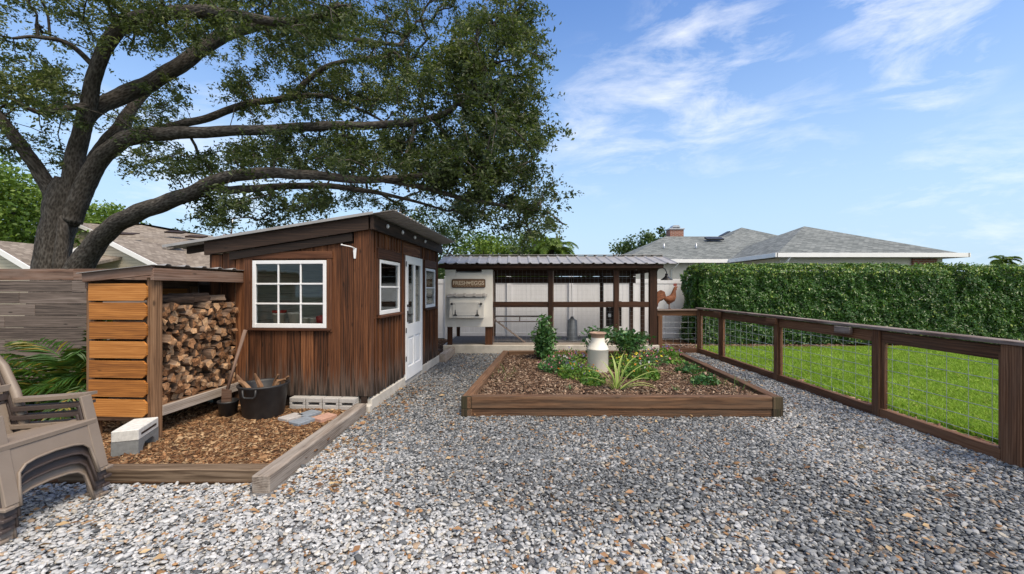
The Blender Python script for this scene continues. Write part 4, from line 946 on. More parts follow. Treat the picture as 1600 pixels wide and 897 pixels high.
for k in range(9): q.tube([(-.27+k*.067+.04*math.cos(t_), -.018, -.064+.009*math.sin(2*t_)) for t_ in [i*.5 for i in range(7)]], .0025, n=4)
q.build('scroll_ornament', letm, sg)
# feeder hanging in the run
fd = thing('hanging_feeder', 'grey metal poultry feeder hanging on a wire inside the run', 'feeder', P(894, 532, 10.75))
q = MB(); q.lathe([(.001, 0), (.2, 0), (.2, .04), (.19, .04), (.18, .01), (.12, .02)], 28); q.build('tray', M['feeder'], fd)
q = MB(); q.lathe([(.14, .03), (.125, .52), (.115, .53), (.06, .56), (.03, .62), (.001, .62)], 28); q.build('hopper', M['feeder'], fd)
q = MB(); q.tube([(0, 0, .6), (-.02, 0, 1.9-.2)], .006, n=6); q.build('hanging_wire', M['galv'], fd)
# barn lamp
lp = thing('barn_lamp', 'black gooseneck barn lamp on the coop corner post', 'lamp', (3.47, 9.98, 2.0))
q = MB(); q.lathe([(.001, 0), (.04, 0), (.04, .015), (.001, .02)], 16); o = q.build('wall_plate', M['black'], lp); o.rotation_euler = (0, R(90), 0); o.location = (0, 0, 0)
q = MB(); q.tube([(0.01, 0, 0), (.06, 0, .03), (.13, 0, .05), (.2, 0, .02), (.235, 0, -.05), (.24, 0, -.1)], .011, n=8); q.build('gooseneck', M['black'], lp)
q = MB(); q.lathe([(.001, -.09), (.03, -.09), (.04, -.15), (.075, -.19), (.135, -.23), (.14, -.245), (.13, -.24), (.07, -.2), (.001, -.19)], 28, (.24, 0, 0)); q.build('shade', M['black'], lp)

# ================================================================== WHITE VINYL FENCE
vf = thing('vinyl_fence', 'white vinyl privacy fence behind the coop', 'fence', (0, 12.8, 0))
xp = P(795, 0, 12.8).x; posts = [xp+1.9*k for k in range(-3, 7)]
for x_ in posts: q = MB(); q.bx(x_-.065, x_+.065, -.065, .065, -.02, 1.9); q.box((x_, 0, 1.91), (.15, .15, .03)); q.build('post', M['vinyl'], vf)
for a, b in zip(posts[:-1], posts[1:]):
    q = MB(); q.bx(a+.066, b-.066, -.025, .025, 1.7, 1.84); q.bx(a+.066, b-.066, -.025, .025, .03, .2); k = a+.07
    while k < b-.07: q.bx(k, min(k+.152, b-.068), -.012, .012, .2, 1.7, bev=.005); k += .1535
    q.build('panel', M['vinyl'], vf)

# ================================================================== RAIL FENCE at right
rf = thing('rail_fence', 'brown rail fence with flat cap and square wire infill beside the lawn', 'fence', (0, 0, 0))
def FX(y): return 4.36+.016*(y-3.5)        # x of the gravel-side face
pys = [3.67, 5.02, 6.98, 8.92, 10.0]
for k, yy in enumerate(pys):
    xx = FX(yy); wq = .1 if k else .15
    q = MB()
    if k: q.bx(xx-.0, xx+.1, yy-.05, yy+.05, -.02, 1.055, bev=.006)
    else: q.bx(4.372, 4.472, 3.40, 3.562, -.02, 1.055, bev=.006); q.bx(4.365, 4.475, 3.566, 3.722, -.02, 1.055, bev=.006)
    q.build('post', M['railwood'], rf)
for k in range(4):
    q = MB(); q.bx(FX(pys[k])+.03, FX(pys[k])+.07, pys[k]+.052, pys[k]+.09, .12, .97, bev=.003); q.build('frame_strip', M['railwood'], rf)
    q = MB(); q.bx(FX(pys[k+1])+.03, FX(pys[k+1])+.07, pys[k+1]-.09, pys[k+1]-.052, .12, .97, bev=.003); q.build('frame_strip', M['railwood'], rf)
segs = [-1.2]+pys
for a, b in zip(segs[:-1], segs[1:]):
    a_ = a+(.052 if a > 0 else 0); b_ = b-.052 if b > 4 else b-.275
    if a < 0: a_ = -1.2
    q = MB(); q.beam((FX(a)+.05, a_, .975), (FX(b)+.05, b_, .975), .04, .135); q.build('top_rail', M['railwood'], rf)
    q = MB(); q.beam((FX(a)+.04, a_, .06), (FX(b)+.04, b_, .06), .07, .12); q.build('bottom_rail', M['railwood'], rf)
    q = MB()
    x_ = lambda y: FX(y)+.05
    yy = a_+.1
    while yy < b_-.05: q.tube([(x_(yy), yy, .1), (x_(yy)+random.uniform(-.004, .004), yy, .5), (x_(yy), yy, .95)], .0028, n=4, caps=False); yy += .205
    zz = .18
    while zz < .94: q.tube([(x_(a_)+.004, a_, zz), (x_((a_+b_)/2)+.004, (a_+b_)/2, zz+random.uniform(-.006, .006)), (x_(b_)+.004, b_, zz)], .003, n=4, caps=False); zz += .135
    q.build('wire_infill', M['galv'], rf)
for a, b in ((-1.2, 3.3), (3.303, 7.9), (7.903, 10.08)): q = MB(); q.beam((FX(a)+.055, a, 1.075), (FX(b)+.055, b, 1.075), .15, .036, bev=.005); q.build('cap_board', M['capwood'], rf)
for yy in (5.5, 7.05, 8.97): q = MB(); q.bx(FX(yy)-.045, FX(yy)-.001, yy-.14, yy+.12, .955, 1.05, bev=.004); q.build('splice_block', M['capwood'] if yy < 6 else M['railwood'], rf)
# short return to the coop
q = MB(); q.bx(3.475, 4.44, 9.93, 10.09, 1.022, 1.056); q.build('cap_board', M['capwood'], rf)
q = MB(); q.bx(3.475, 4.44, 9.99, 10.03, .9, 1.02); q.build('top_rail', M['railwood'], rf); q = MB(); q.bx(3.48, 4.44, 9.97, 10.04, .0, .12); q.build('bottom_rail', M['railwood'], rf)
q = MB(); q.bx(3.50, 3.6, 9.95, 10.05, .0, .9); q.build('post', M['railwood'], rf)
q = MB()
for k in range(5): q.tube([(3.7+k*.18, 10.01, .1), (3.7+k*.18, 10.01, .92)], .0028, n=4, caps=False)
for k in range(6): q.tube([(3.6, 10.014, .2+k*.135), (4.42, 10.014, .2+k*.135)], .0024, n=4, caps=False)
q.build('wire_infill', M['galv'], rf)

# rooster sculpture on the rail
ro = thing('rooster_statue', 'rusty copper rooster sculpture standing on the fence rail by the coop', 'statue', (3.74, 10.0, 1.057))
q = MB()
def ell_tube(mb_, pts, rx, ry, n=14):   # tube in the xz plane with different in-plane / cross radii
    vs = []
    P_ = [Vector((p[0], 0, p[1])) for p in pts]
    for i, p in enumerate(P_):
        t_ = (P_[min(i+1, len(P_)-1)]-P_[max(i-1, 0)]).normalized(); u = Vector((-t_.z, 0, t_.x))
        for k in range(n): a = 2*math.pi*k/n; vs.append(p+u*math.cos(a)*rx[i]+Vector((0, 1, 0))*math.sin(a)*ry[i])
    fs = [[i*n+k, (i+1)*n+k, (i+1)*n+(k+1) % n, i*n+(k+1) % n] for i in range(len(P_)-1) for k in range(n)]
    fs += [list(range(n)), [(len(P_)-1)*n+k for k in range(n)][::-1]]
    mb_._add(vs, fs, None, None, 0, True)
ell_tube(q, [(-.09, .27), (-.05, .255), (.0, .235), (.06, .235), (.1, .26), (.13, .31), (.145, .37), (.155, .43), (.17, .48), (.185, .51), (.205, .53), (.225, .525)],
         [.03, .055, .085, .1, .095, .08, .06, .045, .036, .035, .03, .012], [.02, .04, .06, .07, .068, .055, .042, .035, .03, .03, .025, .01])
ell_tube(q, [(.02, .17), (.03, .14), (.04, .11)], [.055, .035, .012], [.035, .028, .012])
q.build('body', M['rust'], ro)
q = MB()
for k, (h, b_) in enumerate([(.40, .26), (.36, .29), (.32, .3), (.27, .29), (.22, .26)]):
    ell_tube(q, [(-.06, .27), (-.1, .27+(h-.22)*.7), (-.16, h+.02), (-.21, h), (-.2-b_*.2, h-.08), (-.2-b_*.15, h-.16)], [.03, .04, .042, .04, .03, .006], [.012+.003*k]*6, n=8)
q.build('tail', M['rust'], ro)
comb = plain('rust_comb', (.22, .045, .03), .6, noise=.4, nscale=20)
q = MB(); q.prism([(.15, .53), (.14, .57), (.15, .6), (.165, .585), (.18, .61), (.195, .59), (.215, .605), (.22, .57), (.225, .54)], .014, (0, 0, .02)); q.prism([(.2, .5), (.22, .5), (.215, .45), (.2, .46)], .02, (0, 0, 0)); q.prism([(.22, .545), (.262, .53), (.222, .518)], .014, (0, 0, 0)); q.build('comb', comb, ro)
q = MB()
for yy in (-.025, .025):
    q.tube([(.04, yy, .13), (.035, yy, .0)], .006, n=6)
    for dx in (-.03, .04, .05): q.tube([(.035, yy, .006), (.035+dx, yy+(dx-.03)*.4, .006)], .005, n=5)
q.build('legs', M['rust'], ro)

# ================================================================== PLASTIC CHAIRS (four stacked)
def chair_parts(root, cm):
    W_ = .62
    def put(nm, q): q.build(nm, cm, root)
    # front frame: legs and arched apron in the y-z plane at x ~ 0
    q = MB(); y0, y1 = -W_/2, W_/2; hz = .365
    out = [(y0, 0), (y0+.075, 0), (y0+.085, .1), (y0+.1, .19), (y0+.14, .235), (0, .25), (y1-.14, .235), (y1-.1, .19), (y1-.085, .1), (y1-.075, 0), (y1, 0), (y1-.015, .2), (y1-.02, hz), (y0+.02, hz), (y0+.015, .2)]
    # split into convex-ish strips
    arch = [(y0+.075, 0), (y0+.085, .1), (y0+.1, .19), (y0+.14, .228), (y0+.2, .243), (0, .25), (y1-.2, .243), (y1-.14, .228), (y1-.1, .19), (y1-.085, .1), (y1-.075, 0)]
    outer = [(y0, 0), (y0+.006, .1), (y0+.012, .2), (y0+.02, hz), (y0+.2, hz), (0, hz), (y1-.2, hz), (y1-.02, hz), (y1-.012, .2), (y1-.006, .1), (y1, 0)]
    fx = lambda z: .05-.24*z        # legs slope back as they rise
    vs = []; n_ = len(arch)
    for th in (0, -.018):
        for lst in (arch, outer):
            for (yy, zz) in lst: vs.append((fx(zz)+th, yy, zz))
    fs = []
    for i in range(n_-1):
        fs.append((i, n_+i, n_+i+1, i+1)); fs.append((2*n_+i, 2*n_+i+1, 3*n_+i+1, 3*n_+i))
        fs.append((i, i+1, 2*n_+i+1, 2*n_+i)); fs.append((n_+i, 3*n_+i, 3*n_+i+1, n_+i+1))
    fs += [(0, 2*n_, 3*n_, n_), (n_-1, 2*n_-1, 4*n_-1, 3*n_-1)]
    fs = [f[::-1] for f in fs]
    q._add(vs, fs)
    # rim lip round the arch and leg flanges turning backward
    q.tube([(fx(z_)+.004, y_, z_) for y_, z_ in arch], .009, n=6)
    for sg in (-1, 1):
        yy = sg*(W_/2-.01)
        q._add([(.05, yy, 0), (-.06, yy, 0), (-.09, yy, .2), (-.16, yy*.97, .54), (-.08, yy*.97, .54), (-.04, yy*.97, hz)], [(0, 1, 2, 3, 4, 5)]); q._add([(.05, yy-sg*.012, 0), (-.06, yy-sg*.012, 0), (-.09, yy-sg*.012, .2), (-.16, yy*.97-sg*.012, .54), (-.08, yy*.97-sg*.012, .54), (-.04, yy*.97-sg*.012, hz)], [(5, 4, 3, 2, 1, 0)])
        q.bx(-.07, .065, yy-.025, yy+.03, -.001, .02, bev=.008)
        q.beam((.04, yy-sg*.03, 0.02), (-.085, yy*.97-sg*.03, .55), .075, .02, up=(1, 0, 0), bev=.006)
    put('front_legs', q)
    # seat: lip and slats sloping back
    q = MB()
    q.beam((-.05, -W_/2+.015, hz-.006), (-.05, W_/2-.015, hz-.006), .05, .045, bev=.018)
    for k in range(5):
        xa = -.075-k*.095; za = hz+.01-k*.02; q.beam((xa-.045, -W_/2+.06, za-.006), (xa-.045, W_/2-.06, za-.006), .086, .016, bev=.006)
    for sg in (-1, 1): q.beam((-.04, sg*(W_/2-.045), hz-.03), (-.56, sg*(W_/2-.06), hz-.16), .03, .06, bev=.01)
    put('seat', q)
    # arms
    for sg in (-1, 1):
        q = MB()
        yy = sg*(W_/2-.0)
        pts = [(-.085, yy), (-.18, yy), (-.36, yy-sg*.01), (-.62, yy-sg*.04)]; wds = [.08, .095, .08, .06]; vs = []
        for j, ((xx, yv), ww) in enumerate(zip(pts, wds)):
            zz = .565-.012*j
            for a_, b_ in ((-1, 0), (1, 0), (1, -.022), (-1, -.022)): vs.append((xx, yv+a_*ww/2, zz+b_))
        fs = [(3, 2, 1, 0)]
        for j in range(3):
            o_ = j*4
            for k in range(4): fs.append((o_+k, o_+(k+1) % 4, o_+4+(k+1) % 4, o_+4+k))
        fs.append((12, 13, 14, 15)); q._add(vs, [f[::-1] for f in fs])
        q.beam((-.09, yy-sg*.036, .545), (-.6, yy-sg*.066, .51), .01, .03, bev=.004)
        put('arm', q)
    # back: fan of slats with rounded top plus side rails
    q = MB()
    for k in range(5):
        u = (k-2)/2; yb = u*.2; yt = u*.27; top = .98-.05*abs(u)**1.5*1.6
        a = Vector((-.6, yb, .2)); b = Vector((-.6-(top-.22)*.42, yt, top)); q.beam(a, b, .016, .088, up=(1, 0, .42) if False else (0, 1, 0), bev=.006)
    for sg in (-1, 1):
        q.tube([(-.52, sg*.27, .2), (-.6, sg*.285, .4), (-.67, sg*.3, .56), (-.79, sg*.32, .75), (-.9, sg*.3, .9), (-.88, sg*.16, 1.0), (-.89, 0, 1.02)], [.03, .03, .03, .028, .026, .024, .022], n=8)
    q.beam((-.69, -.29, .6), (-.69, .29, .6), .015, .05, up=(0, 0, 1)); q.beam((-.54, -.27, .25), (-.54, .27, .25), .015, .05)
    put('backrest', q)
    for sg in (-1, 1): q = MB(); q.beam((-.54, sg*.27, .3), (-.7, sg*.285, 0), .05, .03, up=(0, 1, 0), bev=.008); put('rear_leg', q)
for k, lab in enumerate(['lowest taupe plastic armchair of the stack, feet on the gravel', 'dark brown plastic armchair second from the bottom of the stack', 'dark brown plastic armchair just under the top one of the stack', 'taupe slatted plastic armchair on top of the stack']):
    ch = thing('plastic_armchair', lab, 'chair', (-3.105+.012*k, 2.80, .015+.066*k), R(-2), 'stacked plastic armchairs')
    chair_parts(ch, M['chairdark'] if k in (1, 2) else M['chair'])

# ================================================================== HOUSES
def roofplane(q, pts, up, thick=.12):
    """pts: outline of a planar roof face, first edge is the eave"""
    pts = [Vector(p) for p in pts]; e = (pts[1]-pts[0]).normalized(); nrm = e.cross(pts[2]-pts[0]).normalized()
    if nrm.z < 0: nrm = -nrm
    s_ = nrm.cross(e); n_ = len(pts); vs = pts+[p-Vector((0, 0, thick)) for p in pts]
    bc = [((p-pts[0]).dot(e), (p-pts[0]).dot(s_), 0) for p in vs]
    fs = [list(range(n_))]; 
    nn = (pts[1]-pts[0]).cross(pts[2]-pts[1])
    if nn.z < 0: fs = [fs[0][::-1]]
    fs += [[n_+i for i in range(n_)][::-1] if nn.z > 0 else [n_+i for i in range(n_)]]
    for i in range(n_): j = (i+1) % n_; fs.append([i, n_+i, n_+j, j] if nn.z > 0 else [i, j, n_+j, n_+i])
    q._add(vs, fs, bc)
def hip(q, x0, x1, y0, y1, ze, ridge):   # ridge: two points
    a, b = [Vector(r) for r in ridge]
    c = [Vector((x0, y0, ze)), Vector((x1, y0, ze)), Vector((x1, y1, ze)), Vector((x0, y1, ze))]
    along_x = abs(a.x-b.x) >= abs(a.y-b.y)
    if (a-b).length < .01:
        for i in range(4): roofplane(q, [c[i], c[(i+1) % 4], a], 1)
    elif along_x:
        roofplane(q, [c[0], c[1], b, a], 1); roofplane(q, [c[1], c[2], b], 1); roofplane(q, [c[2], c[3], a, b], 1); roofplane(q, [c[3], c[0], a], 1)
    else:
        roofplane(q, [c[0], c[1], a], 1); roofplane(q, [c[1], c[2], b, a], 1); roofplane(q, [c[2], c[3], b], 1); roofplane(q, [c[3], c[0], a, b], 1)
hs1 = thing('neighbour_house', 'cream house with grey hip roofs and brick chimney behind the hedge', 'house', (0, 0, 0))
q = MB(); hip(q, 10.55, 18.1, 16.6, 24.2, 2.93, ((14.3, 20.35, 4.6), (14.3, 20.35, 4.6))); q.build('roof', M['greyshingle'], hs1)
q = MB(); hip(q, 5.3, 15, 20.2, 28.0, 2.93, ((8.85, 24.0, 4.56), (12.5, 24.0, 4.56))); q.build('roof', M['greyshingle'], hs1)
q = MB(); hip(q, 10.4, 19.5, 22.6, 31.6, 3.35, ((14.95, 27.1, 5.53), (14.95, 27.1, 5.53))); q.build('roof', M['greyshingle'], hs1)
q = MB()
q.bx(11.0, 17.7, 17.1, 23.8, 0, 2.82); q.bx(5.8, 14.5, 20.7, 27.5, 0, 2.81); q.bx(10.9, 19.0, 23.1, 31.1, 0, 3.2); q.build('wall', M['stucco'], hs1)
q = MB()   # gutters / fascia
q.bx(10.5, 18.15, 16.5, 16.59, 2.8, 2.97); q.bx(10.45, 10.545, 16.5, 20.2, 2.8, 2.97); q.bx(5.2, 10.44, 20.1, 20.19, 2.8, 2.97); q.bx(18.11, 18.2, 16.5, 24.2, 2.8, 2.97); q.bx(5.19, 5.28, 20.2, 28, 2.8, 2.97); q.build('gutter', M['white'], hs1)
q = MB(); q.tube([(11.1, 16.6, 2.8), (11.05, 16.75, 2.6), (10.95, 17.0, 2.5), (10.95, 17.05, 0)], .04, n=8); q.tube([(8.1, 20.2, 2.8), (8.0, 20.4, 2.6), (7.9, 20.62, 2.5), (7.9, 20.64, 0)], .04, n=8); q.build('downspout', M['white'], hs1)
q = MB(); q.bx(16.4, 17.4, 17.0, 17.09, 0, 2.78); q.build('brick_pier', M['brick'], hs1)
q = MB(); q.bx(9.15, 9.95, 24.1, 24.7, 4.2, 4.98); ch_ = q.build('chimney', M['brick'], hs1)
q = MB(); q.bx(9.1, 10.0, 24.05, 24.75, 4.98, 5.05); q.prism([(9.3, 5.12), (9.8, 5.12), (9.7, 5.24), (9.4, 5.24)], .45, (0, 24.4, 0)); q.bx(9.32, 9.36, 24.2, 24.6, 5.05, 5.12); q.bx(9.74, 9.78, 24.2, 24.6, 5.05, 5.12); q.build('cap', M['galv'], ch_)
q = MB(); q.beam((10.75, 23.1, 4.33), (11.7, 23.1, 4.33), .35, .08, up=(0, -.42, 1)); q.build('skylight', M['black'], hs1)
q = MB(); q.beam((12.6, 25.2, 4.72), (13.5, 25.9, 5.1), .2, .06); q.build('roof_panel', M['black'], hs1)
for vx in (8.0, 9.7): q = MB(); q.tube([(vx, 21.9, 3.5), (vx, 21.9, 3.92)], .045); q.build('vent_pipe', M['galv'], hs1)

hs2 = thing('neighbour_house', 'house with tan shingle roof and cream lap gable behind the oak', 'house', (0, 0, 0))
class Trim:
    def __init__(s, par): s.par = par
    def beam(s, *a, **k): q = MB(); q.beam(*a, **k); q.build('rake_board', M['white'], s.par)
def gable_front(xl, xr, y, ze, xa, za, depth, q_wall, q_roof, q_trim, oh=.25):
    q_wall.prism([(xl, 0), (xr, 0), (xr, ze), (xa, za), (xl, ze)], .1, (0, y, 0))
    for (xe, sgn) in ((xl, -1), (xr, 1)):
        d = Vector((xe-xa, 0, ze-za)).normalized(); ee = Vector((xe, 0, ze))+d*.35
        pe = [(ee.x, y-oh, ee.z+.1), (ee.x, y+depth, ee.z+.1), (xa, y+depth, za+.1), (xa, y-oh, za+.1)]
        roofplane(q_roof, pe, 1, .08)
        q_trim.beam((ee.x, y-oh-.03, ee.z+.02), (xa+.0, y-oh-.03, za+.02), .04, .17)
Yh = 16.0
wq, rq, tq = MB(), MB(), Trim(hs2)
ap = P(168, 374, Yh); er = P(246, 414, Yh); gable_front(2*ap.x-er.x, er.x, Yh, er.z, ap.x, ap.z, 6.5, wq, rq, tq)
ap2 = P(118, 349, Yh+6.5); er2 = P(165, 372, Yh+6.5); gable_front(2*ap2.x-er2.x-1.5, er2.x+2, Yh+6.5, ap2.z-1.55, ap2.x, ap2.z, 5, wq, rq, tq)
# main roof slope facing the yard
e0 = P(228, 417, Yh+1.0); e1 = P(420, 424, Yh+1.0); r1 = P(420, 383, Yh+7); r0 = P(190, 347, Yh+7)
roofplane(rq, [(-16.5, 17.3, 2.35), (-6.8, 17.3, 2.35), (-8.5, 23.0, 4.05), (-13.6, 23.0, 5.1), (-16.5, 23.0, 5.1)], 1, .12) if False else None
roofplane(rq, [P(150, 421, 17.0), P(440, 421, 17.0), P(400, 384, 23.5), P(328, 368, 23.5), P(222, 349, 23.5), P(140, 349, 23.5)], 1, .1)
wq.bx(P(150, 0, 17.3).x, P(430, 0, 17.3).x, 17.4, 23, 0, 2.3)
ap3 = P(207, 350, 20.5); wq.build('wall', M['lap'], hs2); rq.build('roof', M['tanshingle'], hs2)
q = MB(); p = P(215, 379, 20.0); q.lathe([(.08, -.25), (.1, 0), (.16, .02), (.14, .1), (.001, .13)], 12, tuple(p)); q.build('roof_vent', M['black'], hs2)
for (px, py) in ((200, 364), (275, 361), (307, 368)): q = MB(); p = P(px, py, 21.6); q.beam(p+Vector((-.45, 0, -.03)), p+Vector((.45, 0, -.08)), .4, .08, up=(0, -.3, 1)); q.build('skylight', M['beam'], hs2)
q = MB(); p = P(361, 367, 22); q.bx(p.x-.3, p.x+.3, 21.8, 22.4, p.z-1.2, p.z+.0); q.build('chimney', M['brick'], hs2); q2 = MB(); q2.tube([tuple(p), tuple(p+Vector((.1, 0, .9)))], .04, n=6); q2.build('mast', M['galv'], hs2)
hs3 = thing('neighbour_house', 'low tan roofed gable at the far left above the grey fence', 'house', (0, 0, 0))
wq, rq, tq = MB(), MB(), Trim(hs3); ap = P(-10, 380, 14); er = P(50, 416, 14); gable_front(2*ap.x-er.x, er.x, 14, er.z, ap.x, ap.z, 5, wq, rq, tq)
roofplane(rq, [(er.x-.6, 14.6, er.z+.25), (er.x+1.2, 14.6, er.z+.1), (er.x+1.2, 19, er.z+1.3), (er.x-2.4, 19, er.z+1.3)], 1, .1)
wq.build('wall', M['lap'], hs3); rq.build('roof', M['tanshingle'], hs3)

# ================================================================== OAK TREE
oak = thing('oak_tree', 'huge spreading live oak with dark bark reaching over the shed', 'tree', (P(85, 0, 8.6).x, 8.6, 0))
OL = oak.location
def smooth(pts, n=6):
    pts = [np.array(p, float) for p in pts]; out = []
    for i in range(len(pts)-1):
        p0 = pts[max(i-1, 0)]; p1 = pts[i]; p2 = pts[i+1]; p3 = pts[min(i+2, len(pts)-1)]
        for k in range(n):
            t = k/n; out.append(.5*((2*p1)+(-p0+p2)*t+(2*p0-5*p1+4*p2-p3)*t*t+(-p0+3*p1-3*p2+p3)*t**3))
    out.append(pts[-1]); return out
limb_nodes = []
def limb(name, spec, n=14, jit=.06, rec=True):
    """spec: (px, py, depth, width in px)"""
    S = []
    for i_, (px, py, Y, wpx) in enumerate(spec):
        a_, b_ = spec[max(i_-1, 0)], spec[min(i_+1, len(spec)-1)]; v_ = abs(b_[1]-a_[1])/(math.hypot(b_[0]-a_[0], b_[1]-a_[1])+1e-6)
        tx = (px-CX)/F; k_ = 1-v_*(1-1/math.sqrt(1+tx*tx))      # a round stem off the axis looks wider than it is
        p = P(px, py, Y); S.append((p.x-OL.x, p.y-OL.y, p.z-OL.z, wpx/F*Y/2*k_))
    S = smooth(S, 7)
    for i, s in enumerate(S[1:-1]):
        s[2] += math.sin(i*.9)*.07*s[3]; s[0] += math.cos(i*.7)*.03*s[3]
    q = MB(); q.tube([s[:3] for s in S], [max(s[3], .012) for s in S], n=n, jit=jit); q.build(name, M['bark'], oak)
    if rec:
        for s in S[len(S)//5:]: limb_nodes.append((s[0]+OL.x, s[1]+OL.y, s[2], s[3]))
limb('trunk', [(78, 560, 8.6, 92), (79, 470, 8.6, 72), (80, 425, 8.6, 64), (84, 385, 8.6, 61), (93, 345, 8.6, 61), (99, 310, 8.6, 60), (106, 280, 8.6, 42)], n=28, jit=.05, rec=False)
limb('trunk_ridge', [(92, 440, 8.45, 30), (96, 400, 8.45, 26), (98, 360, 8.45, 22), (96, 325, 8.5, 14)], n=12, rec=False)
limb('limb', [(96, 345, 8.6, 38), (86, 310, 8.6, 36), (66, 275, 8.5, 28), (42, 240, 8.3, 25), (14, 203, 8.1, 23), (-30, 160, 7.8, 22), (-110, 100, 7.4, 16)])
limb('limb', [(104, 350, 8.6, 42), (111, 300, 8.6, 38), (117, 250, 8.6, 34), (128, 205, 8.5, 31), (139, 160, 8.4, 29), (150, 110, 8.2, 26), (172, 62, 8.0, 25), (206, 32, 7.8, 22), (249, 24, 7.6, 20), (307, 17, 7.4, 18), (360, 22, 7.2, 16), (440, 34, 7.0, 12), (520, 20, 6.9, 7)])
limb('limb', [(132, 192, 8.5, 26), (150, 170, 8.6, 25), (190, 150, 8.9, 27), (240, 127, 9.2, 25), (288, 97, 9.4, 24), (335, 63, 9.6, 22), (383, 44, 9.8, 18), (440, 38, 10, 14), (540, 60, 10, 8), (620, 70, 10, 5)])
limb('limb', [(110, 345, 8.6, 40), (126, 305, 8.6, 37), (150, 258, 8.5, 32), (182, 226, 8.3, 27), (215, 212, 8.2, 24), (260, 209, 8.1, 20), (330, 206, 7.9, 17), (431, 202, 7.7, 15), (500, 197, 7.6, 14), (580, 196, 7.5, 12), (650, 190, 7.4, 11), (700, 175, 7.3, 9), (722, 150, 7.2, 6)])
limb('limb', [(126, 295, 8.8, 34), (145, 262, 9.0, 34), (168, 228, 9.2, 32), (190, 200, 9.4, 28), (205, 170, 9.7, 18), (240, 135, 10, 10)])
limb('limb', [(205, 215, 8.6, 14), (240, 203, 9.0, 13), (268, 197, 9.2, 12), (326, 184, 9.4, 12), (383, 163, 9.5, 11), (450, 152, 9.6, 10), (478, 128, 9.6, 9), (520, 100, 9.6, 7), (600, 90, 9.5, 4)])
limb('limb', [(96, 470, 8.5, 60), (124, 418, 8.4, 46), (146, 386, 8.3, 38), (172, 358, 8.1, 32), (208, 336, 7.9, 29), (255, 318, 7.7, 26), (305, 299, 7.5, 23), (340, 281, 7.3, 20), (400, 271, 7.1, 18), (479, 273, 6.9, 15), (564, 281, 6.8, 12), (620, 278, 6.7, 10), (670, 272, 6.7, 7), (740, 262, 6.6, 4)])
limb('limb', [(325, 292, 7.4, 12), (360, 297, 7.4, 13), (400, 294, 7.4, 12), (494, 290, 7.3, 10), (564, 297, 7.3, 8), (634, 311, 7.3, 5), (700, 330, 7.3, 3)], n=8)
limb('limb', [(600, 282, 6.8, 8), (657, 292, 6.8, 8), (728, 311, 6.8, 7), (798, 323, 6.8, 5), (850, 330, 6.8, 3), (880, 350, 6.8, 2)], n=8)
limb('limb', [(455, 151, 9.6, 8), (510, 150, 9.4, 7), (560, 170, 9.3, 5), (600, 190, 9.2, 3)], n=8)
limb('limb', [(140, 165, 8.4, 12), (110, 168, 8.1, 9), (60, 175, 7.8, 8), (10, 150, 7.5, 5), (-40, 130, 7.4, 3)], n=8)
limb('limb', [(150, 108, 8.2, 11), (110, 70, 7.9, 9), (60, 58, 7.6, 6), (20, 60, 7.4, 4)], n=8)
limb('limb', [(650, 190, 7.4, 7), (640, 230, 7.2, 6), (625, 262, 7.1, 4), (640, 300, 7.0, 3)], n=8)
# crown clumps: (px, py, rx, ry, count)
blobs = [(60, 20, 120, 55, 24), (40, 130, 90, 45, 52), (115, 165, 50, 30, 9), (20, 215, 50, 35, 10), (95, 235, 35, 30, 5), (235, 70, 90, 50, 18), (280, 20, 120, 45, 42), (260, 145, 60, 30, 10), (250, 185, 50, 25, 10), (240, 250, 55, 28, 17), (205, 190, 35, 25, 6),
         (420, 40, 140, 60, 100), (430, 110, 90, 60, 50), (520, 170, 70, 60, 46), (560, 90, 110, 90, 125), (660, 70, 110, 80, 125), (700, 160, 120, 80, 140), (770, 110, 85, 90, 120), (790, 30, 60, 50, 42), (825, 190, 40, 45, 30), (780, 230, 70, 60, 70), (640, 230, 90, 40, 46),
         (390, 240, 60, 22, 22), (470, 235, 80, 30, 36), (560, 240, 90, 32, 46), (330, 262, 40, 20, 10), (340, 325, 45, 28, 17), (415, 322, 50, 25, 14), (460, 310, 40, 22, 10), (540, 310, 70, 18, 20), (690, 260, 90, 40, 62), (750, 290, 80, 40, 46), (640, 340, 50, 30, 14), (690, 345, 50, 30, 18),
         (780, 335, 60, 32, 26), (840, 350, 35, 32, 20), (860, 300, 20, 25, 5), (300, -60, 420, 60, 150), (750, -50, 110, 50, 55), (-100, 80, 90, 120, 30), (200, 20, 90, 30, 16), (400, 170, 60, 25, 13)]
nodes = np.array([n_[:3] for n_ in limb_nodes]); nodpx = CX+nodes[:, 0]/nodes[:, 1]*F; nodpy = HZ-(nodes[:, 2]-CAMZ)/nodes[:, 1]*F
cl_ = []
rg = np.random.default_rng(5)
for (bx_, by_, rx, ry, cnt) in blobs:
    cnt = int(cnt*(.86 if bx_ > 600 else 1.0 if bx_ > 380 else 1.2))
    if by_ > 280 and bx_ > 600: by_ -= 8
    for _ in range(cnt):
        a = rg.uniform(0, 2*np.pi); r = math.sqrt(rg.random()); px = bx_+math.cos(a)*r*rx; py = by_+math.sin(a)*r*ry
        dd = (nodpx-px)**2+(nodpy-py)**2; j = np.argsort(dd)[:6]; Y = nodes[rg.choice(j), 1]+rg.normal(.4, .7); Y = min(max(Y, 5.2), 12)
        if py > 295 and 520 < px < 730: Y = rg.uniform(9.4, 11.5)
        cl_.append(tuple(P(px, py, Y)))
cl_ = np.array(cl_)
d0 = np.array([np.min(np.linalg.norm(nodes-c, axis=1)) for c in cl_]); order = np.argsort(d0)
NP = [tuple(n_) for n_ in nodes]; par = [-1]*len(NP); cnt_ = [0]*len(NP); NPa = np.array(NP); branches = []
buf = np.zeros((len(NP)+len(cl_)*4, 3)); buf[:len(NP)] = NPa; nN = len(NP)
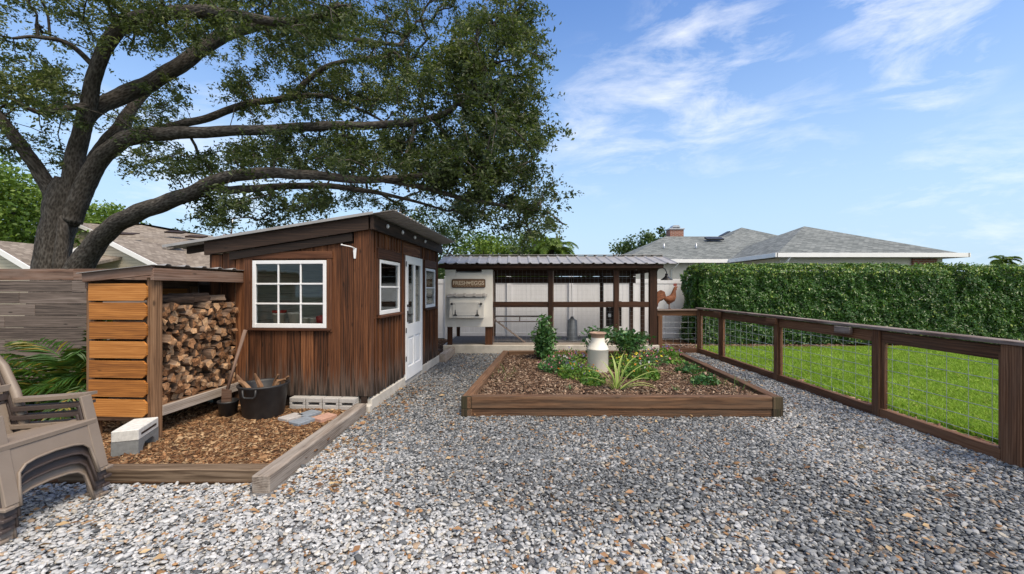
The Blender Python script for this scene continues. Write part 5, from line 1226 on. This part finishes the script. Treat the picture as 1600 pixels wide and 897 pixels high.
for oi in order:
    c = cl_[oi]; D = buf[:nN]-c; dist = np.linalg.norm(D, axis=1)+.15*np.maximum(0, buf[:nN, 2]-c[2]); j = int(np.argmin(dist)); s = buf[j].copy(); Ld = np.linalg.norm(c-s)
    prev = j; kk = 3
    mid = [s+(c-s)*t_+rg.normal(0, .05*Ld, 3)+np.array([0, 0, .10*Ld*math.sin(math.pi*t_)]) for t_ in (.33, .66)]+[c]
    for m_ in mid:
        buf[nN] = m_; par.append(prev); cnt_.append(0); prev = nN; nN += 1
for i in range(nN-1, -1, -1):
    cnt_[i] += 1
    if par[i] >= 0: cnt_[par[i]] += cnt_[i]
q = MB(); offn = np.array(OL)
for i in range(len(NP), nN):
    p = par[i]
    if p < 0: continue
    r1 = .0045*cnt_[i]**.42; r0 = .0045*min(cnt_[p], cnt_[i]*1.5+2)**.42
    q.tube([buf[p]-offn, buf[i]-offn], [r0, r1], n=5, caps=False)
q.build('branches', M['bark'], oak)
# leaves: strings of leaves along short twigs around each clump
pts = []; rn = []
for c in cl_:
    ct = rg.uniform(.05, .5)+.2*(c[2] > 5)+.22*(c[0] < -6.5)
    for _ in range(int(rg.integers(6, 11))):
        d = rg.normal(size=3); d[2] = d[2]*.6-.12; d /= np.linalg.norm(d); ln = rg.uniform(.12, .42); m_ = int(ln*56)+3
        t_ = rg.uniform(.1, 1, m_)[:, None]; pp = c+d*ln*t_+rg.normal(0, .035, (m_, 3)); pp[:, 2] -= .12*(t_[:, 0]*ln)**2*3
        pts.append(pp); rn.append(np.clip(rg.normal(ct+.1, .2, m_), 0, 1))
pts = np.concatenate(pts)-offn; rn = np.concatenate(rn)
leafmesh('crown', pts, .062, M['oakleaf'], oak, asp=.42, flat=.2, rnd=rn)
print('oak leaves', len(pts))

# ================================================================== HEDGE
hd = thing('hedge', 'tall clipped dense green hedge beyond the lawn', 'hedge', (0, 0, 0))
HX0, HX1, HY0, HY1, HZt = 5.02, 17.5, 11.35, 12.5, 2.16
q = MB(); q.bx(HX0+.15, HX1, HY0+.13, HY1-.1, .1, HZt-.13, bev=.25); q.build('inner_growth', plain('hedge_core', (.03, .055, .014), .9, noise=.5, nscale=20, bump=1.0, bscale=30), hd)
def hp_(n, face):
    if face == 'f': x = rng.uniform(HX0, HX1, n); y = np.full(n, HY0); z = rng.uniform(.05, HZt, n); nr = np.tile([0, -1, .35], (n, 1))
    if face == 't': x = rng.uniform(HX0, HX1, n); y = rng.uniform(HY0, HY1, n); z = np.full(n, HZt); nr = np.tile([0, -.2, 1], (n, 1))
    if face == 'l': x = np.full(n, HX0); y = rng.uniform(HY0, HY1, n); z = rng.uniform(.05, HZt, n); nr = np.tile([-1, 0, .3], (n, 1))
    # round the corners
    rr = .34
    for ax_, lo, hi in ((0, HX0, None),):
        pass
    P_ = np.c_[x, y, z]; cx_ = np.clip(P_[:, 0], HX0+rr, HX1+9); cy_ = np.clip(P_[:, 1], HY0+rr*.5, HY1-rr*.5); cz_ = np.clip(P_[:, 2], -1, HZt-rr*.6)
    Cn = np.c_[cx_, cy_, cz_]; d = P_-Cn; ln = np.linalg.norm(d, axis=1)[:, None]; lim = np.where(face == 'f', rr*.5, rr*.6)
    corner = (np.abs(d) > 1e-6).sum(1) > 1
    P_[corner] = (Cn+d/np.maximum(ln, 1e-6)*rr*.62)[corner]
    bump = .15*(vnoise(x*1.0+z*.3, z*1.0+y, .3, 21)-.5)+.1*(vnoise(x, z*.6, 1.1, 23)-.5)+.12*(vnoise(x+y, z, .13, 22)-.5)
    P_ += nr*(bump[:, None]-np.abs(rng.normal(0, .045, n))[:, None]+.02)
    return P_, nr
allp, alln = [], []
for n_, f_ in ((78000, 'f'), (22000, 't'), (9000, 'l')): a_, b_ = hp_(n_, f_); allp.append(a_); alln.append(b_)
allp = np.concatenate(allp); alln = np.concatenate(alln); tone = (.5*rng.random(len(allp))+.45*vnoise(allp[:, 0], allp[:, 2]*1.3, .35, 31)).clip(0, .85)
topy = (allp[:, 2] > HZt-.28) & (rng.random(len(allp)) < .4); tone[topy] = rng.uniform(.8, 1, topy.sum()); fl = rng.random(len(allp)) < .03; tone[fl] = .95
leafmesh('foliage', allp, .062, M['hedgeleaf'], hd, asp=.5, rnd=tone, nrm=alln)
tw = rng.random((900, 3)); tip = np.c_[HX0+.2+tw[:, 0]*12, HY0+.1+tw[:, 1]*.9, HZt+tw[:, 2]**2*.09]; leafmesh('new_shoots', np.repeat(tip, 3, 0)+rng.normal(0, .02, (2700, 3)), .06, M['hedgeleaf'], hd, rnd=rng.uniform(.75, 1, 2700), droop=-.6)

# ================================================================== BACKGROUND TREES
def bushtree(label, cx_, Y, ztop, rx, rz_h, nclump, per, leafm, size, group='trees beyond the houses and fences', lo=.0, cat='tree', trunkr=.15):
    X = (cx_-CX)/F*Y; t_ = thing('background_tree', label, cat, (X, Y, 0), 0, group)
    zc = ztop-rz_h; q = MB(); q.tube([(0, 0, -.1), (.05, 0, zc*.5), (0, 0, zc)], [trunkr*1.3, trunkr, trunkr*.6], n=8)
    cs = []
    for i in range(nclump):
        d = rg.normal(size=3); d /= np.linalg.norm(d); r = rg.random()**.4; c = np.array([d[0]*r*rx, d[1]*r*rx*.8, zc+d[2]*r*rz_h*(1 if d[2] > 0 else .9)])
        if c[2] < lo: c[2] = lo+rg.random()*.4
        cs.append(c)
        if i % 4 == 0: q.tube([(0, 0, zc*.6), tuple((c+np.array([0, 0, zc*.7]))/2), tuple(c)], [trunkr*.5, trunkr*.25, .015], n=5, caps=False)
    q.build('trunk', M['bark'], t_)
    cs = np.array(cs); cr = min(rx, rz_h)*.26; pp = (cs[:, None, :]+rg.normal(0, 1, (nclump, per, 3))*np.array([cr, cr, cr*.75])*.6).reshape(-1, 3)
    tone = np.clip(np.repeat(rg.uniform(.1, .8, nclump), per)+rg.normal(0, .15, nclump*per)+.25*(pp[:, 2]-zc)/rz_h, 0, 1)
    leafmesh('crown', pp, size, leafm, t_, asp=.6, rnd=tone, flat=.2)
bushtree('bright green tree at the left edge behind the low gable', -20, 20, 7.8, 3.1, 3.6, 230, 150, M['brightleaf'], .16)
bushtree('green tree showing between the oak limbs above the tan roof', 160, 27, 7.0, 2.4, 2.7, 150, 130, M['brightleaf'], .2)
bushtree('low green tree over the tan roof ridge, nearest the oak', 240, 30, 5.6, 2.3, 2.2, 70, 90, M['brightleaf'], .2)
bushtree('low green tree over the tan roof ridge, nearest the shed roof', 295, 31, 5.7, 2.4, 2.2, 70, 90, M['darkleaf'], .2)
bushtree('dark green tree just right of the shed roof corner', 668, 16, 4.75, 1.6, 2.5, 130, 130, M['darkleaf'], .11)
bushtree('yellow green tree behind the nest box end of the coop', 750, 19, 4.0, 1.6, 1.9, 110, 130, M['brightleaf'], .13)
bushtree('dark leafy tree behind the middle of the coop roof', 805, 21, 4.5, 1.9, 2.2, 120, 130, M['darkleaf'], .14)
bushtree('bushy green tree left of the palm above the coop roof', 845, 18, 3.7, 1.0, 1.6, 60, 120, M['brightleaf'], .12)
bushtree('dark green tree behind the grey roof and coop end', 1000, 32, 5.7, 1.9, 1.9, 60, 100, M['darkleaf'], .2)
bushtree('dark green tree beside the brick chimney', 1030, 33, 6.2, 1.0, 1.2, 32, 90, M['darkleaf'], .2)
for k, (cx_, Y, zt_) in enumerate(((1500, 60, 4.3), (1560, 62, 4.6), (1620, 60, 4.8), (940, 55, 4.6))):
    bushtree(['low distant tree beyond the grey house corner', 'low distant tree under the far palm', 'low distant tree at the right edge of the hedge', 'low distant tree between the coop palm and grey roof'][k], cx_, Y, zt_, 4, 2, 30, 60, M['darkleaf'], .4)
def palm(label, px, Y, ztop, fr_len, nf, ll, leafm, group, th=.12):
    X = (px-CX)/F*Y; t_ = thing('palm_tree', label, 'palm tree', (X, Y, 0), 0, group); q = MB(); zc = ztop-fr_len*.45
    q.tube([(0, 0, -.1), (0, 0, zc)], [th, th*.8], n=8); q.build('trunk', M['bark'], t_)
    for i in range(nf):
        a = rg.uniform(0, 2*np.pi); el = rg.uniform(-.2, 1.3); n_ = 14; V = []; 
        base = np.array([0, 0, zc]); pts_ = []
        for j in range(n_):
            s = fr_len*j/(n_-1); e_ = el-1.7*(j/(n_-1))**1.5; 
            if j: base = base+np.array([math.cos(a)*math.cos(e_), math.sin(a)*math.cos(e_), math.sin(e_)])*fr_len/(n_-1)
            pts_.append(base.copy())
        frond(t_, pts_, a, ll, leafm)
def frond(par_, pts_, a, ll, leafm, rnd0=None, nl=2, name='frond', wd=.012):
    V = []; Fc = []; rr = []; side = np.array([-math.sin(a), math.cos(a), 0]); m_ = len(pts_)
    sm_ = smooth(pts_, 3)
    for j, p in enumerate(sm_[2:]):
        t_ = (j+2)/len(sm_); fw = sm_[min(j+3, len(sm_)-1)]-sm_[max(j+1, 0)]; fw = fw/(np.linalg.norm(fw)+1e-9); L_ = ll*math.sin(math.pi*min(.97, .12+t_*.85))**.7
        for sg in (-1, 1):
            d = fw*.75+side*sg*.9+np.array([0, 0, rg.uniform(-.35, .15)]); d /= np.linalg.norm(d); nrm = np.cross(d, fw); nrm /= np.linalg.norm(nrm)+1e-9; wv = np.cross(d, nrm)*wd
            b0 = len(V); V += [p-wv*.4, p+d*L_*.45+wv, p+d*L_+np.array([0, 0, -L_*.22]), p+d*L_*.45-wv]; Fc.append((b0, b0+1, b0+2)); Fc.append((b0, b0+2, b0+3)); rr += [rg.uniform(.1, .9) if rnd0 is None else rnd0]*4
    b0 = len(V)
    for j, p in enumerate(sm_): V += [p+side*.008, p-side*.008]; rr += [.7, .7]
    for j in range(len(sm_)-1): i0 = b0+2*j; Fc.append((i0, i0+1, i0+3)); Fc.append((i0, i0+3, i0+2))
    return npmesh(name, V, Fc, leafm, par_, rnd=np.array(rr))
palm('green palm crown showing above the right part of the coop roof', 862, 17, 3.7, 1.25, 30, .35, M['brightleaf'], 'palms in the distance')
palm('small distant palm above the hedge at the far right', 1568, 40, 4.75, 1.3, 22, .5, M['brightleaf'], 'palms in the distance')
# areca palm by the fence
ar = thing('areca_palm', 'feathery green areca palm growing in front of the grey fence', 'palm', (-5.1, 5.0, 0))
for i in range(32):
    a = rg.uniform(0, 2*np.pi); el = rg.uniform(.65, 1.45); fl_ = rg.uniform(.9, 1.5); b_ = np.array([rg.uniform(-.7, .7), rg.uniform(-.12, .12), .02]); pts_ = [b_.copy()]
    if math.sin(a) > .3: a = -a
    for j in range(11):
        e_ = el-1.5*(j/10)**1.6; b_ = b_+np.array([math.cos(a)*math.cos(e_), math.sin(a)*math.cos(e_)*.6, math.sin(e_)])*fl_/10; pts_.append(np.array([min(b_[0], .3+.12*math.tanh((b_[0]-.3)*3)), b_[1], b_[2]]))
    frond(ar, pts_, a, rg.uniform(.2, .34), M['palmleaf'], wd=.009)
for (x0, z0, x1, z1, a, r_) in ((.3, .4, -.55, .95, 2.9, None), (.0, .5, .95, 1.3, .2, None), (.2, .5, .75, 1.2, .5, None), (-.3, .3, -1.0, .75, 3.0, None), (.4, .35, .8, .72, -.3, 1.0), (0, .3, .5, .7, -.5, None), (-.2, .3, .2, .75, -.9, None)):
    x1 = min(x1, .45); pts_ = [np.array([x0+(x1-x0)*t_, -.25*t_, z0*.1+(z0*.9+(z1-z0))*math.sin(t_*1.6)]) for t_ in np.linspace(0, 1, 12)]; frond(ar, pts_, a, .34, M['palmleaf'], wd=.01, rnd0=r_)

# ================================================================== PLANTS IN THE BED
can = thing('milk_can', 'cream enamel milk can with rust rimmed mouth standing in the bed', 'milk can', (P(934, 0, 6.9).x, 6.9, SOIL-.01))
q = MB(); q.lathe([(.001, 0), (.165, 0), (.17, .02), (.172, .4), (.178, .405), (.178, .42), (.168, .43), (.155, .47), (.115, .53), (.11, .6)], 36); q.build('body', M['can'], can)
q = MB(); q.lathe([(.11, .6), (.112, .64), (.14, .665), (.145, .675), (.135, .685), (.1, .665), (.095, .6), (.001, .59)], 36); q.build('rim', M['canrim'], can)
for sg in (-1, 1): q = MB(); q.tube([(sg*.135, 0, .49), (sg*.175, 0, .55), (sg*.185, 0, .575), (sg*.16, 0, .57), (sg*.115, 0, .535)], .012, n=8); q.build('handle', M['can'], can)
def shrub(label, px, pybase, top, rx, n, leafm, size=.05, lo=.1, nm='camellia_shrub', Yv=8.1):
    X = (px-CX)/F*Yv; t_ = thing(nm, label, 'shrub', (X, Yv, SOIL), 0, 'leafy shrubs at the back of the bed'); h = top
    q = MB(); pp = []
    for k in range(7):
        a = rg.uniform(0, 6.28); r = rg.uniform(.3, 1)*rx; e = np.array([math.cos(a)*r, math.sin(a)*r, rg.uniform(.55, 1)*h]); s = np.array([math.cos(a)*.03, math.sin(a)*.03, 0]); m_ = (s+e)/2+np.array([0, 0, .1*h]); q.tube([s, m_, e], [.01, .007, .004], n=5)
        for t in np.linspace(.1, 1, 12):
            c = (1-t)**2*s+2*t*(1-t)*m_+t*t*e
            if c[2] > lo*h: pp.append(c+rg.normal(0, 1, (n//84+1, 3))*np.array([rx*.28, rx*.28, h*.06]))
    q.build('stems', M['bark'], t_); pp = np.concatenate(pp); pp[:, 2] = np.clip(pp[:, 2], .03, None); leafmesh('foliage', pp, size, leafm, t_, asp=.5, flat=.35, droop=.1)
shrub('upright glossy shrub at the back of the bed, left of the milk can', 851, 552, .84, .23, 1800, M['shrubleaf'], .075, lo=.12)
shrub('round glossy shrub half hidden behind the milk can', 930, 552, .68, .28, 1600, M['shrubleaf'], .075, lo=.2)
shrub('spreading glossy shrub at the back of the bed, right of the milk can', 988, 550, .68, .33, 1800, M['shrubleaf'], .075, lo=.3)
def clump(label, px, py, rx, h, n, leafm, size, flowers=None, nm='flower_clump', cat='plant', group='low plants in the raised bed', nf=25):
    p = G(px, py, SOIL); t_ = thing(nm, label, cat, (p.x, p.y, SOIL), 0, group)
    a = rg.uniform(0, 6.28, n); r = np.sqrt(rg.random(n)); zz = rg.random(n)*(1-.6*r*r)*h*(.6+.6*rg.random(n)); pp = np.c_[np.cos(a)*r*rx, np.sin(a)*r*rx, zz+.015]; leafmesh('foliage', pp, size, leafm, t_, asp=.45, flat=.2, droop=-.2)
    if flowers:
        for fc in flowers:
            m_ = nf; a = rg.uniform(0, 6.28, m_); r = np.sqrt(rg.random(m_)); c = np.c_[np.cos(a)*r*rx, np.sin(a)*r*rx, (1-.5*r)*h*rg.uniform(.6, 1.1, m_)+.02]
            k = 6; c = np.repeat(c, k, 0)+rg.normal(0, .009, (m_*k, 3)); cc = np.repeat(np.array([fc]), len(c), 0)*rg.uniform(.8, 1.1, (len(c), 1))
            o = leafmesh('blossoms', c, .022, M['petal'], t_, asp=.9, flat=.4)
            a_ = o.data.attributes.new('col', 'FLOAT_COLOR', 'POINT'); a_.data.foreach_set('color', np.c_[np.repeat(cc, 4, 0), np.ones(len(cc)*4)].astype('f').ravel())
    return t_
PK, YL, OR, PU, WH = (.6, .2, .3), (.75, .6, .05), (.7, .25, .03), (.2, .15, .4), (.7, .65, .68)
clump('leafy clump with pink blossoms in front of the left shrub', 872, 582, .34, .32, 900, M['shrubleaf'], .055, [PK, WH], nf=12)
clump('grey green flowering clump with orange blooms left of the milk can', 903, 592, .32, .28, 800, M['herbleaf'], .05, [OR, PU], nf=9)
clump('fine green and purple flower patch behind the left clump', 885, 566, .42, .26, 700, M['herbleaf'], .045, [PU, PK], nf=14)
clump('bright leafy herb low beside the foot of the milk can', 926, 602, .18, .18, 320, M['herbleaf'], .06)
clump('yellow blooming patch right of the milk can', 972, 580, .28, .32, 700, M['herbleaf'], .05, [YL], nf=16)
clump('broad leaved green clump right of the strappy plant', 1000, 592, .3, .3, 700, M['herbleaf'], .07, [OR, WH], nf=6)
clump('pink and green flower patch in front of the right shrub', 1012, 570, .4, .3, 700, M['shrubleaf'], .05, [PK, YL], nf=12)
clump('purple tinged flower patch near the far right of the bed', 1038, 560, .35, .24, 450, M['herbleaf'], .05, [PU, PK], nf=12)
clump('low strawberry plant by the right timber, nearest of its row', 1102, 601, .2, .16, 240, M['shrubleaf'], .075)
clump('low strawberry plant by the right timber, second in its row', 1078, 584, .24, .15, 260, M['shrubleaf'], .075)
clump('low strawberry plant by the right timber, third in its row', 1056, 571, .2, .15, 200, M['herbleaf'], .07)
clump('low green plant by the right timber, farthest of its row', 1044, 559, .2, .17, 200, M['herbleaf'], .07)
def strap(label, px, py, n, L_, wd, spread, leafm, nm='strappy_plant', thin=False):
    p = G(px, py, SOIL); t_ = thing(nm, label, 'plant', (p.x, p.y, SOIL), 0, 'grassy plants in the raised bed'); V = []; Fc = []; rr = []
    for i in range(n):
        a = rg.uniform(0, 6.28) if not isinstance(spread, list) else spread[i][0]; el = (rg.uniform(.9, 1.5) if not isinstance(spread, list) else spread[i][1]); l = L_*rg.uniform(.6, 1.05) if not isinstance(spread, list) else L_*spread[i][2]
        b = np.array([rg.uniform(-.02, .02), rg.uniform(-.02, .02), 0]) if not thin else np.array([rg.normal(0, .1), rg.normal(0, .25), 0]); side = np.array([-math.sin(a), math.cos(a), 0]); m_ = 12; i0 = len(V)
        for j in range(m_):
            t = j/(m_-1); e_ = el-1.1*t**2; w_ = wd*(1-t**3)*(.6+.4*math.sin(min(1, t*3)*1.57))+.0005
            if j: b = b+np.array([math.cos(a)*math.cos(e_), math.sin(a)*math.cos(e_), math.sin(e_)])*l/(m_-1)
            V += [b-side*w_, b+np.array([0, 0, -w_*.5]), b+side*w_]; rr += [.95, .25, .95] if not thin else [.3]*3
        for j in range(m_-1):
            k = i0+3*j; Fc += [(k, k+1, k+4, k+3), (k+1, k+2, k+5, k+4)]
    npmesh('blades', V, Fc, leafm, t_, smooth=True, rnd=np.array(rr)); return t_
bl = [(math.pi*.98, .95, 1.0), (math.pi*.9, 1.15, .8), (math.pi*1.05, .8, .85), (2.4, 1.35, .85), (1.7, 1.5, .95), (1.0, 1.42, 1.0), (.5, 1.25, 1.05), (.15, .95, 1.2), (-.1, .75, 1.35), (-.3, .6, .9), (.3, .55, 1.1), (3.6, .9, .6), (-1.3, 1.2, .5), (2.0, 1.3, .7), (-.15, .45, 1.0)]
strap('yellow edged strappy leaved plant fanning out in front of the milk can', 963, 612, len(bl), .62, .017, bl, M['flaxleaf'])
for px, py, n_, lab in ((790, 590, 26, 'thin grassy onion shoots along the left side of the bed'), (1148, 607, 34, 'thin upright onion shoots at the right front corner of the bed'), (1080, 600, 12, 'few thin shoots between the strawberry plants')):
    strap(lab, px, py, n_, .22, .0022, 0, M['herbleaf'], nm='onion_shoots', thin=True)
for px, py, lab in ((891, 611, 'small blue green tuft at the front of the bed left of the strappy plant'), (1056, 612, 'small tuft at the front of the bed right of the strappy plant')):
    strap(lab, px, py, 16, .12, .005, 0, M['shrubleaf'], nm='grass_tuft')
